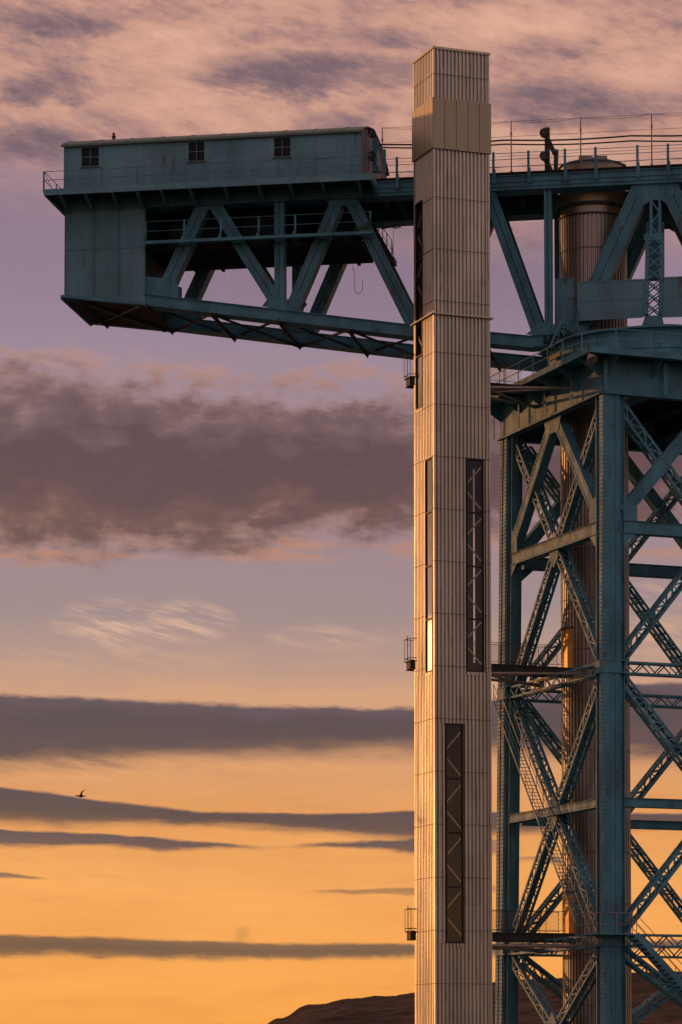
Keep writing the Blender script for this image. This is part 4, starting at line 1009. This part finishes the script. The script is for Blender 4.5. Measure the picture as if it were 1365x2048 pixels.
# ================================================================== ACCESS WALKWAYS from lift tower to stair shaft
def walkway(zd, lab, full=True, ext=1.55):
    x0 = -7.72; x1 = ext; y0, y1 = 7.36, 8.2
    r = thing('access_walkway', (0, 8, zd), lab, 'walkway', 'walkways linking the lift tower to the crane')
    m = MB().box((x0, y0, zd-.05), (x1-x0, 0, 0), (0, y1-y0, 0), (0, 0, .05)); m.build('deck', DARKST, r)
    m = MB()
    for y in (y0, y1-.1):
        m.box((x0+.10, y, zd-.47), (x1-x0-.10, 0, 0), (0, .02, 0), (0, 0, .418)); m.box((x0+.05, y-.05, zd-.49), (x1-x0-.05, 0, 0), (0, .14, 0), (0, 0, .025)); m.box((x0, y-.06, zd-.075), (x1-x0, 0, 0), (0, .16, 0), (0, 0, .023)).cut()
    m.box((x0+.04, y0+.15, zd-.45), (.05, 0, 0), (0, y1-y0-.3, 0), (0, 0, .36)).cut()
    m.split('beam', DARKST, r)
    rl = MB()
    for y in (y0-.0, y1):
        for h in (.12, 1.15): rl.tube((x0, y, zd+h), (x1-.4, y, zd+h), .015)
    rl.tube((x0, y0, zd+1.15), (x0, y1, zd+1.15), .02).tube((x0, y0, zd+.12), (x0, y1, zd+.12), .02)
    rr = rl.build('railing', DARKST, r)
    m = MB(); x = x0
    while x < x1-.3:
        for y in (y0, y1): m.tube((x, y, zd), (x, y, zd+1.15), .015).cut()
        x += 1.1
    m.tube((x0, (y0+y1)/2, zd), (x0, (y0+y1)/2, zd+1.3), .022)
    m.split('post', DARKST, rr)
    m = MB(); z0, z1 = zd+.12, zd+1.13
    for y in (y0, y1):
        for sg in (1, -1):
            t = x0-.6
            while t < x1-.4:
                a, b = t, t+.55; za, zb_ = (z0, z1) if sg > 0 else (z1, z0)
                if a >= x0: m.beam((a, y, za), (min(b, x1-.4), y, zb_ if b <= x1-.4 else za+(zb_-za)*(x1-.4-a)/.55), .006, .006, (0, 1, 0))
                t += .12
    m.build('mesh_infill', NETM, rr)
    # round struts tying the lift tower to the crane tower
    if full:
        z = zd-.85; a = V((LX0.x+LXW, LX0.y+.4, z)); b = V((LX0.x+LXW, LX0.y+2.3, z))
        m = MB(); c = V((.25, 3.5, z)); d = V((.25, 8.6, z))
        m.tube(a, c, .085, 10).cut().tube(b, d, .085, 10).cut().tube(a-UP*.1, d-UP*.1, .06, 10).cut().tube(b+UP*.05, c+UP*.05, .06, 10)
        m.split('tie_strut', STEEL, r)
        MB().box((.05, 3.1, z-.2), (.3, 0, 0), (0, .7, 0), (0, 0, .4)).cut().box((.05, 8.3, z-.2), (.3, 0, 0), (0, .7, 0), (0, 0, .4)).split('bracket', STEEL, r)
    return r
zw_of = lambda y: hit(1060, y, (0, 7.33, 0), V((0, 1, 0))).z
walkway(zw_of(771), 'highest narrow walkway behind the lift tower, just under the slewing platform', True, -.9)
walkway(zw_of(1331), 'middle mesh-railed walkway behind the lift tower, leading to the upper gold-lit door', True)
walkway(zw_of(1865), 'lowest mesh-railed walkway behind the lift tower, leading to the lower gold-lit door', True)
# doors of the stair shaft (facing the walkways)
for y in (1331, 1865):
    z = zw_of(y); a0 = math.pi*1.06; m = MB(); pts = []
    for a in (a0-.42, a0-.2, a0+.02, a0+.24): pts.append(V((math.cos(a), math.sin(a), 0)))
    for p0, p1 in zip(pts, pts[1:]):
        m.quadprism([TC+p0*(TR+.03)+UP*z, TC+p1*(TR+.03)+UP*z, TC+p1*(TR-.1)+UP*z, TC+p0*(TR-.1)+UP*z], [TC+p0*(TR+.03)+UP*(z+2.15), TC+p1*(TR+.03)+UP*(z+2.15), TC+p1*(TR-.1)+UP*(z+2.15), TC+p0*(TR-.1)+UP*(z+2.15)])
    dr_ = m.build('door', DOORM, st, label='door in the round shaft, coloured gold for reflected light')
    m = MB()
    for p0, p1 in zip(pts, pts[1:]):
        m.quadprism([TC+p0*(TR+.10)+UP*(z+2.16), TC+p1*(TR+.10)+UP*(z+2.16), TC+p1*(TR-.1)+UP*(z+2.16), TC+p0*(TR-.1)+UP*(z+2.16)], [TC+p0*(TR+.10)+UP*(z+2.26), TC+p1*(TR+.10)+UP*(z+2.26), TC+p1*(TR-.1)+UP*(z+2.26), TC+p0*(TR-.1)+UP*(z+2.26)])
    m.build('lintel', DARKST, dr_)
# ================================================================== inclined ladder along the left face
n, u = tn(1), tu(1)
def PL(a, z, dn=-.1, da=0): return tow(1, a, dn, z, da)
il = thing('inclined_ladder', tuple(PL(-1, lv[2])), 'caged steel ladder climbing diagonally along the brace beside the lift tower', 'ladder')
A = PL(-1, lv[2]-.5, -.06, 1.0); B = PL(1, lv[4]+.5, -.06, -1.5); d = (B-A).normalized()
m = MB(); off = V((0, 0, .95))
for w in (0, .62):
    m.beam(A-n*(-.0)+n*w, B+n*w, .10, .04, n).cut()
m.split('stringer', PAINT, il); m = MB(); L = (B-A).length; k = int(L/.27)
for i in range(k): p0 = A+d*(i*.27); m.beam(p0+n*.02, p0+n*.60, .06, .03, UP).cut()
m.split('rung', PAINT, il); m = MB()
for w in (0, .62):
    for h in (.5, .95): m.tube(A+n*w+off*(h/.95), B+n*w+off*(h/.95), .018)
    for i in range(0, k, 5): p0 = A+d*(i*.27)+n*w; m.tube(p0, p0+off, .018)
m.build('handrail', PAINT, il)
# stair flight on the front face, lower right
n, u = tn(0), tu(0)
fs_ = thing('stair_flight', tuple(tow(0, -1, -.9, lv[4])), 'open steel stair descending to the right from the corner leg, lower right', 'stair')
A = tow(0, -1, -.35, lv[4]+.25, 1.3); ps = hit(1365, 1985, A, n); d = (ps-A); d = d - n*d.dot(n); B = A+d*1.9
m = MB()
for w in (0, .8): m.beam(A+n*w, B+n*w, .28, .05, n).cut()
m.split('stringer', PAINT, fs_); m = MB(); L = (B-A).length; dn_ = (B-A).normalized(); k = int((A.z-B.z)/.21)
for i in range(k): p0 = A+(B-A)*((i+.5)/k); m.box(p0+n*.02+UP*.02-u*.12, n*.76, u*.26, UP*.035).cut()
m.split('tread', PAINT_D, fs_); m = MB()
for w in (0, .8):
    for h in (.5, 1.0): m.tube(A+n*w+UP*h, B+n*w+UP*h, .018)
    for i in range(0, k+1, 6): p0 = A+(B-A)*(i/k)+n*w; m.tube(p0, p0+UP*1.0, .02)
m.build('handrail', STEEL, fs_)
q = tow(0, -1, 0, lv[4]+.22); m = MB().box(q-u*.9+n*.95, u*2.2, -n*.93, UP*.06).box(q-u*.9+n*.02, u*.88, -n*1.6, UP*.06); ld = m.build('landing', PAINT, fs_)
m = MB(); c = q+UP*.06
for h in (.5, 1.05): m.path([c-u*.85-n*1.5+UP*h, c-u*.85+n*.6+UP*h, c-u*.6+n*.9+UP*h, c+u*1.2+n*.9+UP*h], .018)
for p0 in (c-u*.85-n*1.5, c-u*.85-n*.4, c-u*.85+n*.6, c-u*.6+n*.9, c+u*.3+n*.9, c+u*1.2+n*.9): m.tube(p0, p0+UP*1.05, .02)
m.build('railing', STEEL, ld)
# ================================================================== small items on the platform
def P1(x, y, k, dn): return hit(x, y, tow(k, -1, dn, 30) if k == 0 else tow(k, 1, dn, 30), tn(k))
c = P1(1180, 712, 1, -OV-.1)
fl = thing('floodlight', tuple(c), 'dish-shaped floodlight hanging from the edge of the slewing platform', 'floodlight')
ax = (-F2*.5+R2*.35-UP*.8).normalized()
MB().tube(c-ax*.05, c+ax*.30, .10, 16, .30).tube(c+ax*.30, c+ax*.33, .30, 16, .30).build('reflector', STEEL, fl)
MB().tube(c-ax*.05, c-ax*.22, .09, 12).tube(c-ax*.2, c-ax*.2+UP*.45, .03, 8).build('bracket', DARKST, fl)
m = MB()
for i, x in enumerate((1218, 1246)):
    p = P1(x, 700, 0, -OV+.3); m.beam(p, p-u*.12+UP*.45, .14, .10, n)
# access steps between platform and jib
sp = thing('access_steps', tuple(P1(1120, 690, 1, -.5)), 'short steel steps with handrails rising from the slewing platform to the jib', 'steps')
p = lambda x, y, d=-.6: (lambda q: jw(q[0], d, q[1]))(js(x, y, d))
m = MB(); 
for d in (-.6, .1): m.beam(p(1100, 695, d), p(1124, 640, d), .14, .04, DD).cut()
m.split('stringer', PAINT, sp); m = MB()
for i in range(7): m.box(p(1100+i*3.4, 694-i*7.8, -.58), -AS*.25, DD*.68, UP*.03).cut()
m.split('tread', PAINT, sp); m = MB()
m.path([p(1095, 683), p(1105, 626), p(1098, 622)], .03).path([p(1116, 680), p(1130, 622)], .03)
m.path([p(1126, 618), p(1156, 618)], .03).path([p(1128, 638), p(1156, 638)], .02).path([p(1129, 655), p(1156, 655)], .03).path([p(1128, 618), p(1128, 672)], .035).path([p(1156, 616), p(1156, 664)], .045)
m.build('handrail', PAINT, sp)
q = [hit(x, y, tow(1, 1, .2, 30), tn(1)) for x, y in ((1098, 714), (1120, 702), (1120, 711), (1098, 723))]
m = MB().poly(q, -tn(1)*.12); o = m.build('cable_tray', YELLOW); tag(o, 'yellow painted tray on the slewing platform below the access steps', 'cable tray')

# ================================================================== gull
bp = EYE + ray(162, 1592).normalized()*185
bd = thing('gull', tuple(bp), 'lone dark gull flying with raised wings over the thin cloud at left', 'bird')
def loft(m, rings):
    b = len(m.v); k = len(rings[0])
    for r in rings: m.v += r
    for j in range(len(rings)-1):
        for i in range(k): m.f.append((b+j*k+i, b+j*k+(i+1) % k, b+(j+1)*k+(i+1) % k, b+(j+1)*k+i))
    m.f += [tuple(b+i for i in range(k)), tuple(b+(len(rings)-1)*k+i for i in range(k))]
ra = (R2*.95+F2*.3).normalized(); sa = ra.cross(UP).normalized()
m = MB(); rg = []; KB = 0.8
for t, r, dz in ((-.42, .008, .03), (-.34, .04, .02), (-.26, .062, .012), (-.2, .055, .0), (-.08, .095, -.01), (.06, .10, -.02), (.18, .07, -.01), (.28, .035, .005), (.40, .05, .01), (.46, .04, .015)):
    fl_ = 0.25 if t > .35 else 1
    rg.append([bp + ra*(-t*-1) + UP*(dz+math.sin(i*math.tau/10)*r*fl_*.8) + sa*(math.cos(i*math.tau/10)*r) for i in range(10)])
loft(m, rg)
for sg, prof in ((1, ((0, 0, .20, 0), (.08, .13, .14, .06), (.16, .28, .12, .14), (.24, .40, .09, .26), (.30, .48, .05, .40), (.36, .54, .012, .54))), (-1, ((0, 0, .20, 0), (.25, .07, .15, -.03), (.5, .08, .11, -.08), (.72, .05, .06, -.12), (.9, .0, .012, -.14)))):
    rg = []
    for (o_, h, c_, sw) in prof:
        cc = bp + sa*sg*-(o_+.04) + UP*(h+.03) + ra*(sw if sg > 0 else sw)
        rg.append([cc + ra*(c_/2*math.cos(i*math.tau/8)) + UP*(.018*math.sin(i*math.tau/8)*(c_/.2)) for i in range(8)])
    loft(m, rg)
m.v = [bp+(v-bp)*KB for v in m.v]
m.build('body', BIRDM, bd, smooth=True)
# tidy helper keys
for o in bpy.data.objects:
    if 'o' in o.keys(): del o['o']
print('objects', len(bpy.data.objects), 'tris', sum(len(o.data.polygons) for o in bpy.data.objects if o.type == 'MESH'))
